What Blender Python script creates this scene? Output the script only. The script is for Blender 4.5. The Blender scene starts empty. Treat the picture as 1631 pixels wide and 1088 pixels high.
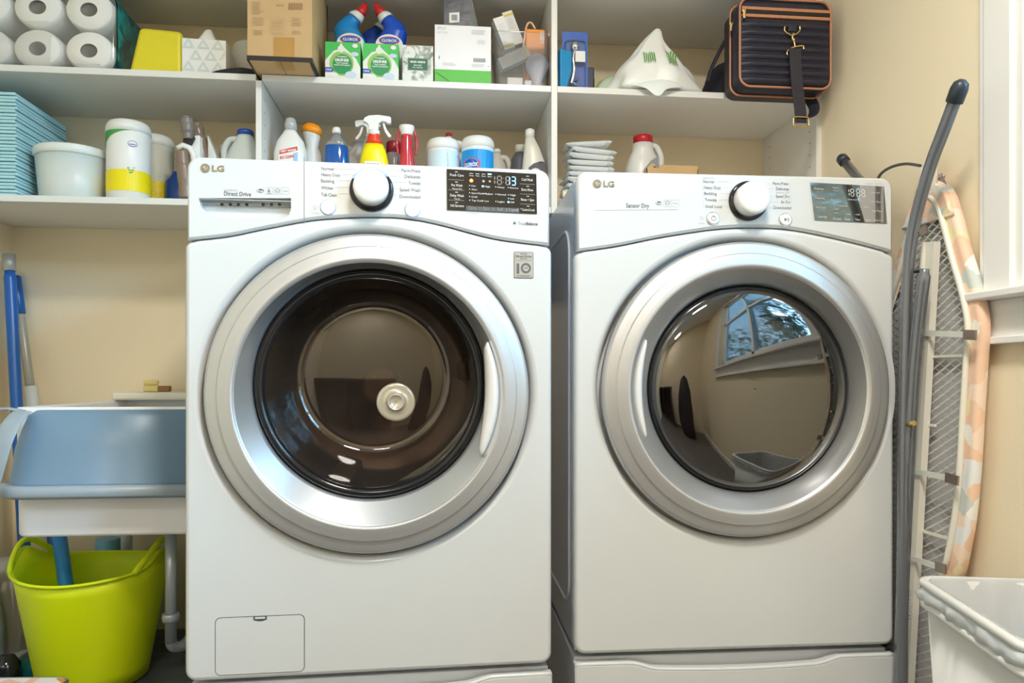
import bpy, bmesh, math, random
from mathutils import Vector, Matrix
PI = math.pi
sc = bpy.context.scene
COL = sc.collection
random.seed(7)

# ------------------------------------------------------------------ camera
F, CX, HY = 1200.0, 815.5, 600.0
PSI = math.radians(5.8)
SN, CS = math.sin(PSI), math.cos(PSI)
CAM = Vector((0, 0, .92))
cd = bpy.data.cameras.new('camera')
cam = bpy.data.objects.new('camera', cd)
COL.objects.link(cam)
cam.location = CAM
cam.rotation_euler = (PI / 2, 0, -PSI)
cd.sensor_width = 36
cd.lens = 36 * F / 1631
cd.shift_y = (HY - 544) / 1631
cd.clip_start = .02
sc.camera = cam

# ------------------------------------------------------------------ exposure, world, lights
sc.view_settings.view_transform = 'Standard'
sc.view_settings.look = 'None'
sc.view_settings.exposure = 0.45
sc.view_settings.gamma = 1
sc.cycles.use_denoising = True
sc.cycles.max_bounces = 8
sc.cycles.diffuse_bounces = 5
sc.cycles.transparent_max_bounces = 16
sc.cycles.sample_clamp_indirect = 6
sc.cycles.caustics_reflective = False
sc.cycles.caustics_refractive = False

w = bpy.data.worlds.new('sky')
sc.world = w
w.use_nodes = True
bg = w.node_tree.nodes['Background']
bg.inputs[0].default_value = (.34, .64, .92, 1)
bg.inputs[1].default_value = 10.0

def area(name, loc, rot, sx, sy, power, color, shape='RECTANGLE'):
    l = bpy.data.lights.new(name, 'AREA')
    l.shape = shape
    l.size = sx
    if shape in ('RECTANGLE', 'ELLIPSE'): l.size_y = sy
    l.energy = power
    l.color = color
    o = bpy.data.objects.new(name, l)
    COL.objects.link(o)
    o.location = loc
    o.rotation_euler = rot
    return o
LAMP = (.30, .35, 2.40)
area('ceiling_lamp_light', (LAMP[0], LAMP[1], 2.325), (0, 0, 0), .34, .34, 25, (1, .95, .86), 'DISK')
area('back_fill_light', (-.3, -1.35, 2.325), (0, 0, 0), .34, .34, 15, (1, .95, .88), 'DISK')  # added fill from behind the camera, brightens the fronts evenly
sl_ = bpy.data.lights.new('bright_sky_light', 'SUN'); sl_.energy = 7; sl_.angle = math.radians(24); sl_.color = (.42, .70, 1)
so_ = bpy.data.objects.new('bright_sky_light', sl_); COL.objects.link(so_); so_.location = (3, 0, 4)
so_.rotation_euler = Vector((-1, 1.12, -.62)).to_track_quat('-Z', 'Y').to_euler()
pt = area('window_daylight', (1.13, .35, 1.6), (0, PI / 2, 0), 1.1, 1.75, 30, (1, 1, 1))
pt.data.cycles.is_portal = True

# ------------------------------------------------------------------ pixel geometry (places are then fixed in the room)
RT, FW = Vector((CS, -SN, 0)), Vector((SN, CS, 0))
def ray(px, py): return RT * ((px - CX) / F) + Vector((0, 0, (HY - py) / F)) + FW
def atY(px, py, Y): d = ray(px, py); return CAM + d * (Y / d.y)
def atX(px, py, X): d = ray(px, py); return CAM + d * (X / d.x)
def atD(px, py, D): return CAM + ray(px, py) * D
def mpp(px, Y):                         # metres per pixel for something at px on the plane y=Y
    d = ray(px, HY); return (Y / d.y) / F
def zAt(px, py, Y): return atY(px, py, Y).z
def xAt(px, Y): return atY(px, HY, Y).x

# ------------------------------------------------------------------ materials
MATS = {}
def M(name, col=(.8, .8, .8), rough=.5, metal=0, coat=0, bump=0, bscale=60, var=0, vscale=8, trans=0, emit=None, es=0, alpha=1, spec=.5, sss=0, aniso=0):
    if name in MATS: return MATS[name]
    m = bpy.data.materials.new(name)
    m.use_nodes = True
    nt = m.node_tree
    b = nt.nodes['Principled BSDF']
    I = b.inputs
    I['Base Color'].default_value = (*col, 1)
    I['Roughness'].default_value = rough
    I['Metallic'].default_value = metal
    I['Coat Weight'].default_value = coat
    I['Coat Roughness'].default_value = .06
    I['Specular IOR Level'].default_value = spec
    I['Transmission Weight'].default_value = trans
    I['Alpha'].default_value = alpha
    if sss:
        I['Subsurface Weight'].default_value = sss
        I['Subsurface Scale'].default_value = .01
    if emit:
        I['Emission Color'].default_value = (*emit, 1)
        I['Emission Strength'].default_value = es
    tc = nt.nodes.new('ShaderNodeTexCoord')
    if bump:
        n = nt.nodes.new('ShaderNodeTexNoise'); n.inputs['Scale'].default_value = bscale; n.inputs['Detail'].default_value = 4
        nt.links.new(tc.outputs['Object'], n.inputs['Vector'])
        bp = nt.nodes.new('ShaderNodeBump'); bp.inputs['Strength'].default_value = bump; bp.inputs['Distance'].default_value = .004
        nt.links.new(n.outputs['Fac'], bp.inputs['Height']); nt.links.new(bp.outputs[0], I['Normal'])
    if var:
        n2 = nt.nodes.new('ShaderNodeTexNoise'); n2.inputs['Scale'].default_value = vscale; n2.inputs['Detail'].default_value = 3
        nt.links.new(tc.outputs['Object'], n2.inputs['Vector'])
        mx = nt.nodes.new('ShaderNodeMixRGB'); mx.blend_type = 'MULTIPLY'
        mx.inputs[1].default_value = (*col, 1)
        cr = nt.nodes.new('ShaderNodeValToRGB')
        cr.color_ramp.elements[0].position = .3; cr.color_ramp.elements[0].color = (1 - var, 1 - var, 1 - var, 1)
        cr.color_ramp.elements[1].position = .7; cr.color_ramp.elements[1].color = (1, 1, 1, 1)
        nt.links.new(n2.outputs['Fac'], cr.inputs[0]); mx.inputs[0].default_value = 1
        nt.links.new(cr.outputs[0], mx.inputs[2]); nt.links.new(mx.outputs[0], I['Base Color'])
    MATS[name] = m
    return m

def clear_mat(name, tint, gloss=.12, rough=.05, body=None, bodyfac=0):
    """thin clear sheet: tinted see-through, with a mirror-like sheen, and optionally some milky body"""
    if name in MATS: return MATS[name]
    m = bpy.data.materials.new(name); m.use_nodes = True
    nt = m.node_tree; nt.nodes.clear()
    out = nt.nodes.new('ShaderNodeOutputMaterial')
    t = nt.nodes.new('ShaderNodeBsdfTransparent'); t.inputs[0].default_value = (*tint, 1)
    g = nt.nodes.new('ShaderNodeBsdfGlossy'); g.inputs['Roughness'].default_value = rough; g.inputs[0].default_value = (1, 1, 1, 1)
    lw = nt.nodes.new('ShaderNodeLayerWeight'); lw.inputs[0].default_value = .25
    mr = nt.nodes.new('ShaderNodeMapRange'); mr.inputs['To Min'].default_value = gloss; mr.inputs['To Max'].default_value = .9
    nt.links.new(lw.outputs['Fresnel'], mr.inputs['Value'])
    mix = nt.nodes.new('ShaderNodeMixShader')
    nt.links.new(mr.outputs[0], mix.inputs[0])
    src = t
    if bodyfac:
        d = nt.nodes.new('ShaderNodeBsdfDiffuse'); d.inputs[0].default_value = (*body, 1)
        m2 = nt.nodes.new('ShaderNodeMixShader'); m2.inputs[0].default_value = bodyfac
        nt.links.new(t.outputs[0], m2.inputs[1]); nt.links.new(d.outputs[0], m2.inputs[2]); src = m2
    nt.links.new(src.outputs[0], mix.inputs[1]); nt.links.new(g.outputs[0], mix.inputs[2])
    nt.links.new(mix.outputs[0], out.inputs[0])
    MATS[name] = m
    return m

enamel = M('white_enamel', (.68, .70, .705), .22, coat=.3)
enamel_side = M('white_enamel_side', (.70, .72, .76), .28, coat=.2)
silver = M('silver_ring', (.56, .56, .56), .42, .7, coat=.15)
silver_in = M('silver_cone', (.68, .69, .71), .30, .8, coat=.2)
black = M('black_gloss', (.012, .012, .014), .12)
rubber = M('black_rubber', (.02, .02, .022), .6)
shelf_m = M('white_melamine', (.80, .79, .76), .35)
wall_m = M('wall_paint', (.88, .765, .565), .75, bump=.12, bscale=160)
ceil_m = M('ceiling_paint', (.85, .84, .82), .8)
trim_m = M('trim_paint', (.86, .85, .83), .35)
chrome = M('chrome', (.75, .75, .76), .12, 1)
steel = M('steel', (.55, .56, .58), .3, 1)
white_pl = M('white_plastic', (.84, .84, .82), .35)
ink = M('grey_ink', (.12, .12, .13), .6)
ink_lt = M('light_grey_ink', (.42, .42, .43), .6)
whiteink = M('white_ink', (.85, .85, .85), .6)
paper = M('white_paper', (.86, .86, .84), .7)

# ------------------------------------------------------------------ mesh builder
_txt = {}
def text_geo(s, size=1.0, bold=0.0):
    k = (s, bold)
    if k not in _txt:
        cu = bpy.data.curves.new('t', 'FONT'); cu.body = s; cu.size = 1; cu.resolution_u = 2; cu.offset = bold
        ob = bpy.data.objects.new('t', cu)
        me = ob.to_mesh()
        vs = [(v.co.x, v.co.y) for v in me.vertices]; fs = [tuple(p.vertices) for p in me.polygons]
        ob.to_mesh_clear(); bpy.data.objects.remove(ob); bpy.data.curves.remove(cu)
        _txt[k] = (vs, fs)
    vs, fs = _txt[k]
    return [(x * size, y * size) for x, y in vs], fs

def FR(x=0, y=0, z=0, rx=0, ry=0, rz=0):
    return Matrix.Translation((x, y, z)) @ Matrix.Rotation(rz, 4, 'Z') @ Matrix.Rotation(ry, 4, 'Y') @ Matrix.Rotation(rx, 4, 'X')

def rrect(w_, h_, r, n=5, cx=0, cy=0):
    r = min(r, w_ / 2 - 1e-5, h_ / 2 - 1e-5)
    pts = []
    for (sx, sy, a0) in ((1, 1, 0), (-1, 1, PI / 2), (-1, -1, PI), (1, -1, 1.5 * PI)):
        for i in range(n + 1):
            a = a0 + (PI / 2) * i / n
            pts.append((cx + sx * (w_ / 2 - r) + r * math.cos(a), cy + sy * (h_ / 2 - r) + r * math.sin(a)))
    return pts
def ell(rx, ry, n=32, cx=0, cy=0, e=1.0):
    out = []
    for i in range(n):
        a = 2 * PI * i / n
        c, s = math.cos(a), math.sin(a)
        out.append((cx + rx * math.copysign(abs(c) ** e, c), cy + ry * math.copysign(abs(s) ** e, s)))
    return out

class MB:
    def __init__(s): s.v = []; s.f = []; s.m = []; s.sm = []
    def add(s, vs, fs, m=0, T=None, smooth=False):
        b = len(s.v)
        for v in vs:
            v = Vector(v)
            s.v.append(T @ v if T is not None else v)
        for i, f in enumerate(fs):
            s.f.append([b + j for j in f]); s.m.append(m[i] if isinstance(m, list) else m); s.sm.append(smooth)
        return s
    def box(s, x0, x1, y0, y1, z0, z1, m=0, T=None):
        vs = [(x, y, z) for z in (z0, z1) for y in (y0, y1) for x in (x0, x1)]
        fs = [(0, 2, 3, 1), (4, 5, 7, 6), (0, 1, 5, 4), (2, 6, 7, 3), (0, 4, 6, 2), (1, 3, 7, 5)]
        return s.add(vs, fs, m, T)
    def loft(s, rings, m=0, T=None, cap0=True, cap1=True, smooth=True, closed=True):
        n = len(rings[0]); vs = [p for r in rings for p in r]; fs = []; ms = []
        for k in range(len(rings) - 1):
            for i in range(n if closed else n - 1):
                j = (i + 1) % n
                fs.append((k * n + i, k * n + j, (k + 1) * n + j, (k + 1) * n + i)); ms.append(m[k] if isinstance(m, list) else m)
        s.add(vs, fs, ms, T, smooth)
        b = len(s.v) - len(vs)
        if cap0: s.f.append([b + i for i in reversed(range(n))]); s.m.append(m[0] if isinstance(m, list) else m); s.sm.append(False)
        if cap1: s.f.append([b + (len(rings) - 1) * n + i for i in range(n)]); s.m.append(m[-1] if isinstance(m, list) else m); s.sm.append(False)
        return s
    def lathe(s, prof, m=0, T=None, n=32, cap0=True, cap1=True, smooth=True):      # profile (r, z) about z
        rings = [[(r * math.cos(2 * PI * i / n), r * math.sin(2 * PI * i / n), z) for i in range(n)] for r, z in prof]
        return s.loft(rings, m, T, cap0, cap1, smooth)
    def stack(s, secs, m=0, T=None, n=32, e=1.0, cap0=True, cap1=True):            # (z, rx, ry[, cx, cy])
        rings = []
        for q in secs:
            z, rx, ry = q[:3]; cx, cy = (q[3], q[4]) if len(q) > 3 else (0, 0)
            rings.append([(x, y, z) for x, y in ell(rx, ry, n, cx, cy, e)])
        return s.loft(rings, m, T, cap0, cap1)
    def prism(s, poly, y0, y1, m=0, T=None, smooth=False):                           # poly in (x,z), extruded along y
        n = len(poly)
        vs = [(x, y0, z) for x, z in poly] + [(x, y1, z) for x, z in poly]
        fs = [tuple(range(n)), tuple(reversed(range(n, 2 * n)))] + [(i, i + n, (i + 1) % n + n, (i + 1) % n) for i in range(n)]
        return s.add(vs, fs, m, T, smooth)
    def prismz(s, poly, z0, z1, m=0, T=None):
        n = len(poly)
        vs = [(x, y, z0) for x, y in poly] + [(x, y, z1) for x, y in poly]
        fs = [tuple(reversed(range(n))), tuple(range(n, 2 * n))] + [(i, (i + 1) % n, (i + 1) % n + n, i + n) for i in range(n)]
        return s.add(vs, fs, m, T)
    def tube(s, path, r, m=0, n=10, T=None, caps=True, closed=False, flat=None):
        P = [Vector(p) for p in path]; N = len(P); rings = []
        up = None
        for i in range(N):
            if closed: t = P[(i + 1) % N] - P[i - 1]
            else: t = P[min(i + 1, N - 1)] - P[max(i - 1, 0)]
            t.normalize()
            if up is None:
                up = Vector((0, 0, 1)) if abs(t.z) < .9 else Vector((1, 0, 0))
            a = t.cross(up)
            if a.length < 1e-6: a = t.orthogonal()
            a.normalize(); b = a.cross(t).normalized(); up = b
            rr = r[i] if isinstance(r, (list, tuple)) else r
            ra, rb = (rr, rr) if not flat else (rr * flat[0], rr * flat[1])
            rings.append([P[i] + a * ra * math.cos(2 * PI * k / n) + b * rb * math.sin(2 * PI * k / n) for k in range(n)])
        if closed: rings.append(rings[0]); caps = False
        return s.loft(rings, m, T, caps, caps)
    def flat(s, poly, fn, m=0):                                                     # one thin decal polygon through fn(u,v)->xyz
        return s.add([fn(u, v) for u, v in poly], [tuple(range(len(poly)))], m)
    def grid(s, u0, u1, v0, v1, fn, nu=8, nv=1, m=0):
        vs = [fn(u0 + (u1 - u0) * i / nu, v0 + (v1 - v0) * j / nv) for j in range(nv + 1) for i in range(nu + 1)]
        fs = [(j * (nu + 1) + i, j * (nu + 1) + i + 1, (j + 1) * (nu + 1) + i + 1, (j + 1) * (nu + 1) + i) for j in range(nv) for i in range(nu)]
        return s.add(vs, fs, m)
    def text(s, str_, u, v, size, fn, m=0, align='l', bold=0.0, sx=1.0, width=None):
        vs, fs = text_geo(str_, size, bold)
        if not vs: return s
        x0 = min(a for a, _ in vs); x1 = max(a for a, _ in vs)
        if width: sx = width / (x1 - x0)
        off = {'l': -x0, 'c': -(x0 + x1) / 2, 'r': -x1}[align]
        return s.add([fn(u + (a + off) * sx, v + b) for a, b in vs], fs, m)
    def build(s, name, mats, parent=None, bevel=0, seg=2, sub=0, solid=0, label=None, smooth_angle=None):
        me = bpy.data.meshes.new(name)
        me.from_pydata([tuple(v) for v in s.v], [], s.f)
        for m_ in (mats if isinstance(mats, (list, tuple)) else [mats]): me.materials.append(m_)
        for i, p in enumerate(me.polygons): p.material_index = s.m[i]; p.use_smooth = s.sm[i]
        me.update()
        o = bpy.data.objects.new(name, me); COL.objects.link(o)
        if parent is not None: o.parent = parent
        if solid:
            q = o.modifiers.new('solid', 'SOLIDIFY'); q.thickness = solid; q.offset = 0
        if bevel:
            q = o.modifiers.new('bevel', 'BEVEL'); q.width = bevel; q.segments = seg; q.limit_method = 'ANGLE'; q.angle_limit = math.radians(40)
            q.harden_normals = True
            for p in me.polygons: p.use_smooth = True
        if sub:
            q = o.modifiers.new('sub', 'SUBSURF'); q.levels = q.render_levels = sub
        if label: o['label'] = label
        return o

def yf(y, T=None):            # decal plane facing -y
    def f(u, v):
        p = Vector((u, y, v)); return T @ p if T is not None else p
    return f
def cylf(R, T=None, ax=0):    # decal on a vertical cylinder around the origin, u = arc length, centred on -y
    def f(u, v):
        a = u / R + ax
        p = Vector((R * math.sin(a), -R * math.cos(a), v)); return T @ p if T is not None else p
    return f
def empty(name, label, cat, loc=(0, 0, 0), rz=0, group=None, rx=0, ry=0):
    o = bpy.data.objects.new(name, None); COL.objects.link(o); o.empty_display_size = .05
    o.location = loc; o.rotation_euler = (rx, ry, rz)
    return tag(o, label, cat, group)
def tag(o, label=None, cat=None, group=None, kind=None):
    if label: o['label'] = label
    if cat: o['category'] = cat
    if group: o['group'] = group
    if kind: o['kind'] = kind
    return o
def struct(name, mb, mats, **k): return tag(mb.build(name, mats, **k), kind='structure')
def bool_cut(obj, cutter_mb):
    c = cutter_mb.build('cutter', [MATS['white_enamel'], MATS['black_rubber']], obj.parent)
    c.location = obj.location
    bm = bmesh.new(); bm.from_mesh(c.data); bmesh.ops.remove_doubles(bm, verts=bm.verts, dist=1e-6); bmesh.ops.recalc_face_normals(bm, faces=bm.faces); bm.to_mesh(c.data); bm.free()
    bm = bmesh.new(); bm.from_mesh(obj.data); bmesh.ops.remove_doubles(bm, verts=bm.verts, dist=1e-6); bmesh.ops.recalc_face_normals(bm, faces=bm.faces); bm.to_mesh(obj.data); bm.free()
    bpy.context.view_layer.update()
    q = obj.modifiers.new('b', 'BOOLEAN'); q.operation = 'DIFFERENCE'; q.solver = 'EXACT'; q.object = c
    dg = bpy.context.evaluated_depsgraph_get(); dg.update()
    me = bpy.data.meshes.new_from_object(obj.evaluated_get(dg))
    obj.modifiers.clear(); old = obj.data; obj.data = me; bpy.data.meshes.remove(old)
    bpy.data.objects.remove(c)
def merge_into(o, mb, mats):   # print on a surface belongs to that surface's mesh
    me = o.data; bm = bmesh.new(); bm.from_mesh(me); base = len(me.materials)
    for m_ in mats: me.materials.append(m_)
    vs = [bm.verts.new(v) for v in mb.v]
    for i, f_ in enumerate(mb.f):
        try: fc = bm.faces.new([vs[j] for j in f_])
        except ValueError: continue
        fc.material_index = base + mb.m[i]; fc.smooth = mb.sm[i]
    bm.to_mesh(me); bm.free()
def crv(pts, n=8):            # smooth open curve through points (Catmull-Rom)
    P = [Vector(p) for p in pts]; out = []
    for i in range(len(P) - 1):
        p0, p1, p2, p3 = P[max(i - 1, 0)], P[i], P[i + 1], P[min(i + 2, len(P) - 1)]
        for k in range(n):
            t = k / n
            out.append(.5 * ((2 * p1) + (p2 - p0) * t + (2 * p0 - 5 * p1 + 4 * p2 - p3) * t * t + (3 * p1 - p0 - 3 * p2 + p3) * t ** 3))
    out.append(P[-1]); return out

# ------------------------------------------------------------------ room shell
YW, YS, XR, XL, YB, ZC = 2.24, 1.915, 1.023, -1.178, -2.0, 2.44
TOPZ, LOWZ, HIZ, TH = 1.668, 1.356, 1.925, .016
struct('floor', MB().box(XL - .1, XR + .1, YB - .1, YW + .1, -.1, 0),
       [M('floor_tile', (.16, .15, .15), .45, var=.35, vscale=9, bump=.1, bscale=20)])
struct('ceiling', MB().box(XL - .1, XR + .1, YB - .1, YW + .1, ZC, ZC + .1), [ceil_m])
struct('wall_back', MB().box(XL - .1, XR + .1, YW, YW + .1, 0, ZC), [wall_m])
struct('wall_left', MB().box(XL - .1, XL, YB, YW, 0, ZC), [wall_m])
struct('wall_front', MB().box(XL - .1, XR + .1, YB - .1, YB, 0, ZC), [wall_m])
WY0, WY1, WZ0, WZ1 = -.5, 1.205, 1.075, 2.15        # window opening in the right wall, unseen end lengthened to admit more daylight
wr = MB().box(XR, XR + .1, WY1, YW, 0, ZC).box(XR, XR + .1, YB, WY0, 0, ZC).box(XR, XR + .1, WY0, WY1, 0, WZ0).box(XR, XR + .1, WY0, WY1, WZ1, ZC)
struct('wall_right', wr, [wall_m])
# window: casing, stool, apron, sash, glass
win = tag(bpy.data.objects.new('window_1', None), kind='structure'); COL.objects.link(win)
win.location = (XR, (WY0 + WY1) / 2, WZ0)
def inwin(mb): return mb
Tw = Matrix.Translation((-XR, -(WY0 + WY1) / 2, -WZ0))
c = MB()
c.box(XR - .014, XR, WY1, WY1 + .105, WZ0, WZ1 + .1, T=Tw)
c.box(XR - .022, XR, WY1 + .02, WY1 + .085, WZ0, WZ1 + .08, T=Tw)
c.box(XR - .014, XR, WY0 - .105, WY0, WZ0, WZ1 + .1, T=Tw).box(XR - .014, XR, WY0, WY1, WZ1, WZ1 + .1, T=Tw)
c.build('window_casing', trim_m, win, bevel=.002)
MB().box(XR - .045, XR + .08, WY0 - .12, WY1 + .112, WZ0 - .016, WZ0, T=Tw).build('window_sill', trim_m, win, bevel=.004)
c = MB().box(XR - .012, XR, WY0 - .1, WY1 + .098, WZ0 - .085, WZ0 - .016, T=Tw)
c.box(XR - .022, XR, WY0 - .1, WY1 + .1, WZ0 - .096, WZ0 - .083, T=Tw)
c.build('window_apron', trim_m, win, bevel=.002)
c = MB(); zm = (WZ0 + WZ1) / 2
for (a, b, d, e) in ((WY0, WY0 + .05, WZ0, WZ1), (WY1 - .05, WY1, WZ0, WZ1), (WY0, WY1, WZ0, WZ0 + .05), (WY0, WY1, WZ1 - .05, WZ1), (WY0, WY1, zm - .02, zm + .02), (.33, .37, WZ0, WZ1)):
    c.box(XR + .05, XR + .09, a, b, d, e, T=Tw)
c.build('window_frame', trim_m, win)
MB().box(XR + .068, XR + .072, WY0 + .04, WY1 - .04, WZ0 + .04, WZ1 - .04, T=Tw).build('window_glass', clear_mat('window_glass', (.9, .96, .98), .04), win)
# evergreen outside the window
leaf = M('leaf', (.0, .42, .36), .40, var=.5, vscale=5)
lf = MB()
rnd = random.Random(3)
for i in range(11000):
    y = rnd.uniform(-1.6, 2.8); z = rnd.uniform(.0, 1.0) * (1.95 + .25 * math.sin(y * 5)); x = 1.75 + .35 * math.sin(y * 3.1 + z * 2.3) + rnd.uniform(-.2, .3)
    T = Matrix.Translation((x, y, z)) @ Matrix.Rotation(rnd.uniform(0, 6.3), 4, 'Z') @ Matrix.Rotation(rnd.uniform(0, 6.3), 4, 'X')
    a = rnd.uniform(.025, .06)
    lf.add([(-a, 0, 0), (0, -a * .4, 0), (a, 0, .01), (0, a * .4, 0)], [(0, 1, 2, 3)], 0, T)
tag(lf.build('evergreen_shrub', [leaf]), 'dense green shrub growing outside the window', 'shrub')
# baseboard
struct('baseboard_right', MB().box(XR - .012, XR, YB, YW, 0, .1), [trim_m])
struct('baseboard_left', MB().box(XL, XL + .012, YB, YW, 0, .1), [trim_m])

# ceiling lamps
def ceiling_lamp(x, y, label):
    t = empty('ceiling_lamp', label, 'lamp', (x, y, ZC))
    MB().lathe([(.19, 0), (.19, -.02), (.18, -.03)], n=40).build('lamp_base', chrome, t)
    MB().lathe([(.175, -.03), (.17, -.06), (.13, -.085), (.06, -.1), (.002, -.103)], n=40, cap0=False).build('lamp_shade', M('lamp_glass', (.9, .9, .88), .4, emit=(1, .93, .84), es=2.5), t)
ceiling_lamp(LAMP[0], LAMP[1], 'round white ceiling lamp above the machines')
ceiling_lamp(-.3, -1.35, 'added round ceiling lamp for frontal fill, far end of the room')  # unseen fixture added to go with the back fill

# ------------------------------------------------------------------ machines
class Mach:
    def __init__(s, L, R, z0, z1, dz=0):
        s.L, s.R = Vector((*L, 0)), Vector((*R, 0))
        d = (s.R - s.L); s.W = d.length; s.rz = math.atan2(d.y, d.x)
        c = (s.L + s.R) / 2
        s.loc = Vector((c.x, c.y, z0)); s.H = z1 - z0
        s.Mx = Matrix.Translation(s.loc) @ Matrix.Rotation(s.rz, 4, 'Z'); s.inv = s.Mx.inverted()
        s.n = (s.Mx.to_3x3() @ Vector((0, -1, 0)))
    def p(s, px, py, off=0):             # local (x, z) on the front plane (off = how far in front of it)
        o = s.loc + s.n * off; d = ray(px, py)
        t = (o - CAM).dot(s.n) / d.dot(s.n)
        q = s.inv @ (CAM + d * t); return (q.x, q.z)
WA = Mach((-.4575, 1.4326), (.2263, 1.4556), .359, 1.3245)
DR = Mach((.276, 1.4797), (.944, 1.468), .365, 1.331)
DEP = .74

def offset_poly(P, d):
    n = len(P); out = []
    for i in range(n):
        a, b = Vector(P[i - 1]), Vector(P[(i + 1) % n])
        t = (b - a); t.normalize()
        out.append((P[i][0] - t.y * d, P[i][1] + t.x * d))
    return out
def seam_curve(mc, pts):
    q = [mc.p(*a) for a in pts]
    q[0] = (-mc.W / 2, q[0][1]); q[-1] = (mc.W / 2, q[-1][1])
    c_ = crv([(x, z, 0) for x, z in q], 10)
    return [(v.x, v.y) for v in c_]
def dense(P, step=.012):
    out = []
    n = len(P)
    for i in range(n):
        a, b = Vector(P[i]), Vector(P[(i + 1) % n]); L = (b - a).length; k = max(1, int(L / step))
        for j in range(k): out.append(tuple(a + (b - a) * j / k))
    return out

def machine(mc, name, label, seam_pts, ringbox, glassbox, washer):
    W, H = mc.W, mc.H
    t = empty(name, label, 'washing machine' if washer else 'dryer', mc.loc, mc.rz)
    # cabinet
    cab = MB()
    x0, x1 = -W / 2 + .004, W / 2 - .004
    cab.box(x0, x1, .03, DEP, .0, H - .012)
    cabo = cab.build('cabinet', [enamel_side, rubber], t)
    # pressed panel outline on both sides of the cabinet
    for sx in (-1, 1):
        sp = MB()
        xx = sx * (W / 2 - .004)
        loop = [(xx, .09 + a, z) for a, z in rrect(.55, .80, .06, 6, .275, .47)]
        sp.tube(loop, .004, closed=True, n=6)
        sp.build('pressed_rib', [enamel_side], t)
    # front panel with a round hole
    seam = seam_curve(mc, seam_pts)
    rc = .02
    low = [(-W / 2 + rc - rc * math.sin(a), rc - rc * math.cos(a)) for a in [PI / 2 * i / 5 for i in range(5, -1, -1)]]
    low2 = [(W / 2 - rc + rc * math.sin(a), rc - rc * math.cos(a)) for a in [PI / 2 * i / 5 for i in range(6)]]
    top = [(x, z - .0012) for x, z in reversed(seam)]
    zr_, zl_, rk = top[0][1], top[-1][1], .014
    top = [q for q in top if abs(q[0]) < W / 2 - rk - .003]
    ca = lambda sx, zz: [(sx * (W / 2 - rk + rk * math.cos(a)), zz - rk + rk * math.sin(a)) for a in [PI / 2 * i / 6 for i in range(7)]]
    P = dense([*low, *low2, *ca(1, zr_), *top, *reversed(ca(-1, zl_))], .015)
    (lx, _), (rx_, _) = mc.p(ringbox[0], (ringbox[1] + ringbox[3]) / 2, .02), mc.p(ringbox[2], (ringbox[1] + ringbox[3]) / 2, .02)
    (_, tz), (_, bz) = mc.p((ringbox[0] + ringbox[2]) / 2, ringbox[1], .02), mc.p((ringbox[0] + ringbox[2]) / 2, ringbox[3], .02)
    cx, cz, R = (lx + rx_) / 2, (tz + bz) / 2, ((rx_ - lx) + (tz - bz)) / 4
    def circ(r, y):
        out = []
        for (x, z) in P:
            dx, dz_ = x - cx, z - cz; L = math.hypot(dx, dz_); out.append((cx + dx / L * r, y, cz + dz_ / L * r))
        return out
    I1, I2 = offset_poly(P, .003), offset_poly(P, .009)
    hole = [circ(R + .004, .055), circ(R + .0045, .018), circ(R + .006, .0115), circ(R + .009, .0065), circ(R + .013, .0025), circ(R + .017, .0006), circ(R + .020, 0)]
    rim = [[(x, 0, z) for x, z in I2], [(x, .0010, z) for x, z in offset_poly(P, .0055)], [(x, .0035, z) for x, z in I1], [(x, .009, z) for x, z in P], [(x, .035, z) for x, z in P]]
    rv = lambda q: [list(reversed(r)) for r in q]
    fp = MB(); fp.loft(rv(hole), 0, cap0=False, cap1=False)
    fp.loft(rv([hole[-1], rim[0]]), 0, cap0=False, cap1=False, smooth=False)
    fp.loft(rv(rim), 0, cap0=False, cap1=False)
    Tq = Matrix.Translation((cx, 0, cz)) @ Matrix.Rotation(PI / 2, 4, 'X')
    bool_cut(cabo, MB().lathe([(.262, .1), (.262, -.66)], 1, Tq, 64))
    # the ring above the hole must stay inside the arch
    fp.build('front_panel', [enamel], t)
    # dark gasket ring and tub mouth behind the door
    Tc = Matrix.Translation((cx, 0, cz)) @ Matrix.Rotation(PI / 2, 4, 'X')       # lathe z axis -> -y
    MB().lathe([(R + .004, -.03), (R - .02, -.032), (R - .07, -.034)], 0, Tc, 64, False, False).build('door_gasket', rubber, t)
    # door
    d = empty_part('door', t, (cx, 0, cz))
    Td = Matrix.Rotation(PI / 2, 4, 'X')
    (gl, _), (gr, _) = mc.p(glassbox[0], (glassbox[1] + glassbox[3]) / 2, -.02), mc.p(glassbox[2], (glassbox[1] + glassbox[3]) / 2, -.02)
    (_, gt), (_, gb) = mc.p((glassbox[0] + glassbox[2]) / 2, glassbox[1], -.02), mc.p((glassbox[0] + glassbox[2]) / 2, glassbox[3], -.02)
    gx, gz, gR = (gl + gr) / 2 - cx, (gt + gb) / 2 - cz, ((gr - gl) + (gt - gb)) / 4
    def rg(r, y, ox=0, oz=0, n=128): return [(ox + r * math.cos(2 * PI * i / n), y, oz + r * math.sin(2 * PI * i / n)) for i in range(n)]
    ri = R * .822
    prof = [rg(R - .004, .03), rg(R, .01), rg(R, -.008), rg(R - .002, -.014), rg(R - .006, -.0175), rg(R - .014, -.0198), rg(R - .025, -.0222), rg((R + ri) / 2, -.0262), rg(ri + .012, -.0292), rg(ri + .005, -.0302), rg(ri + .002, -.0300), rg(ri, -.0285)]
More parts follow.
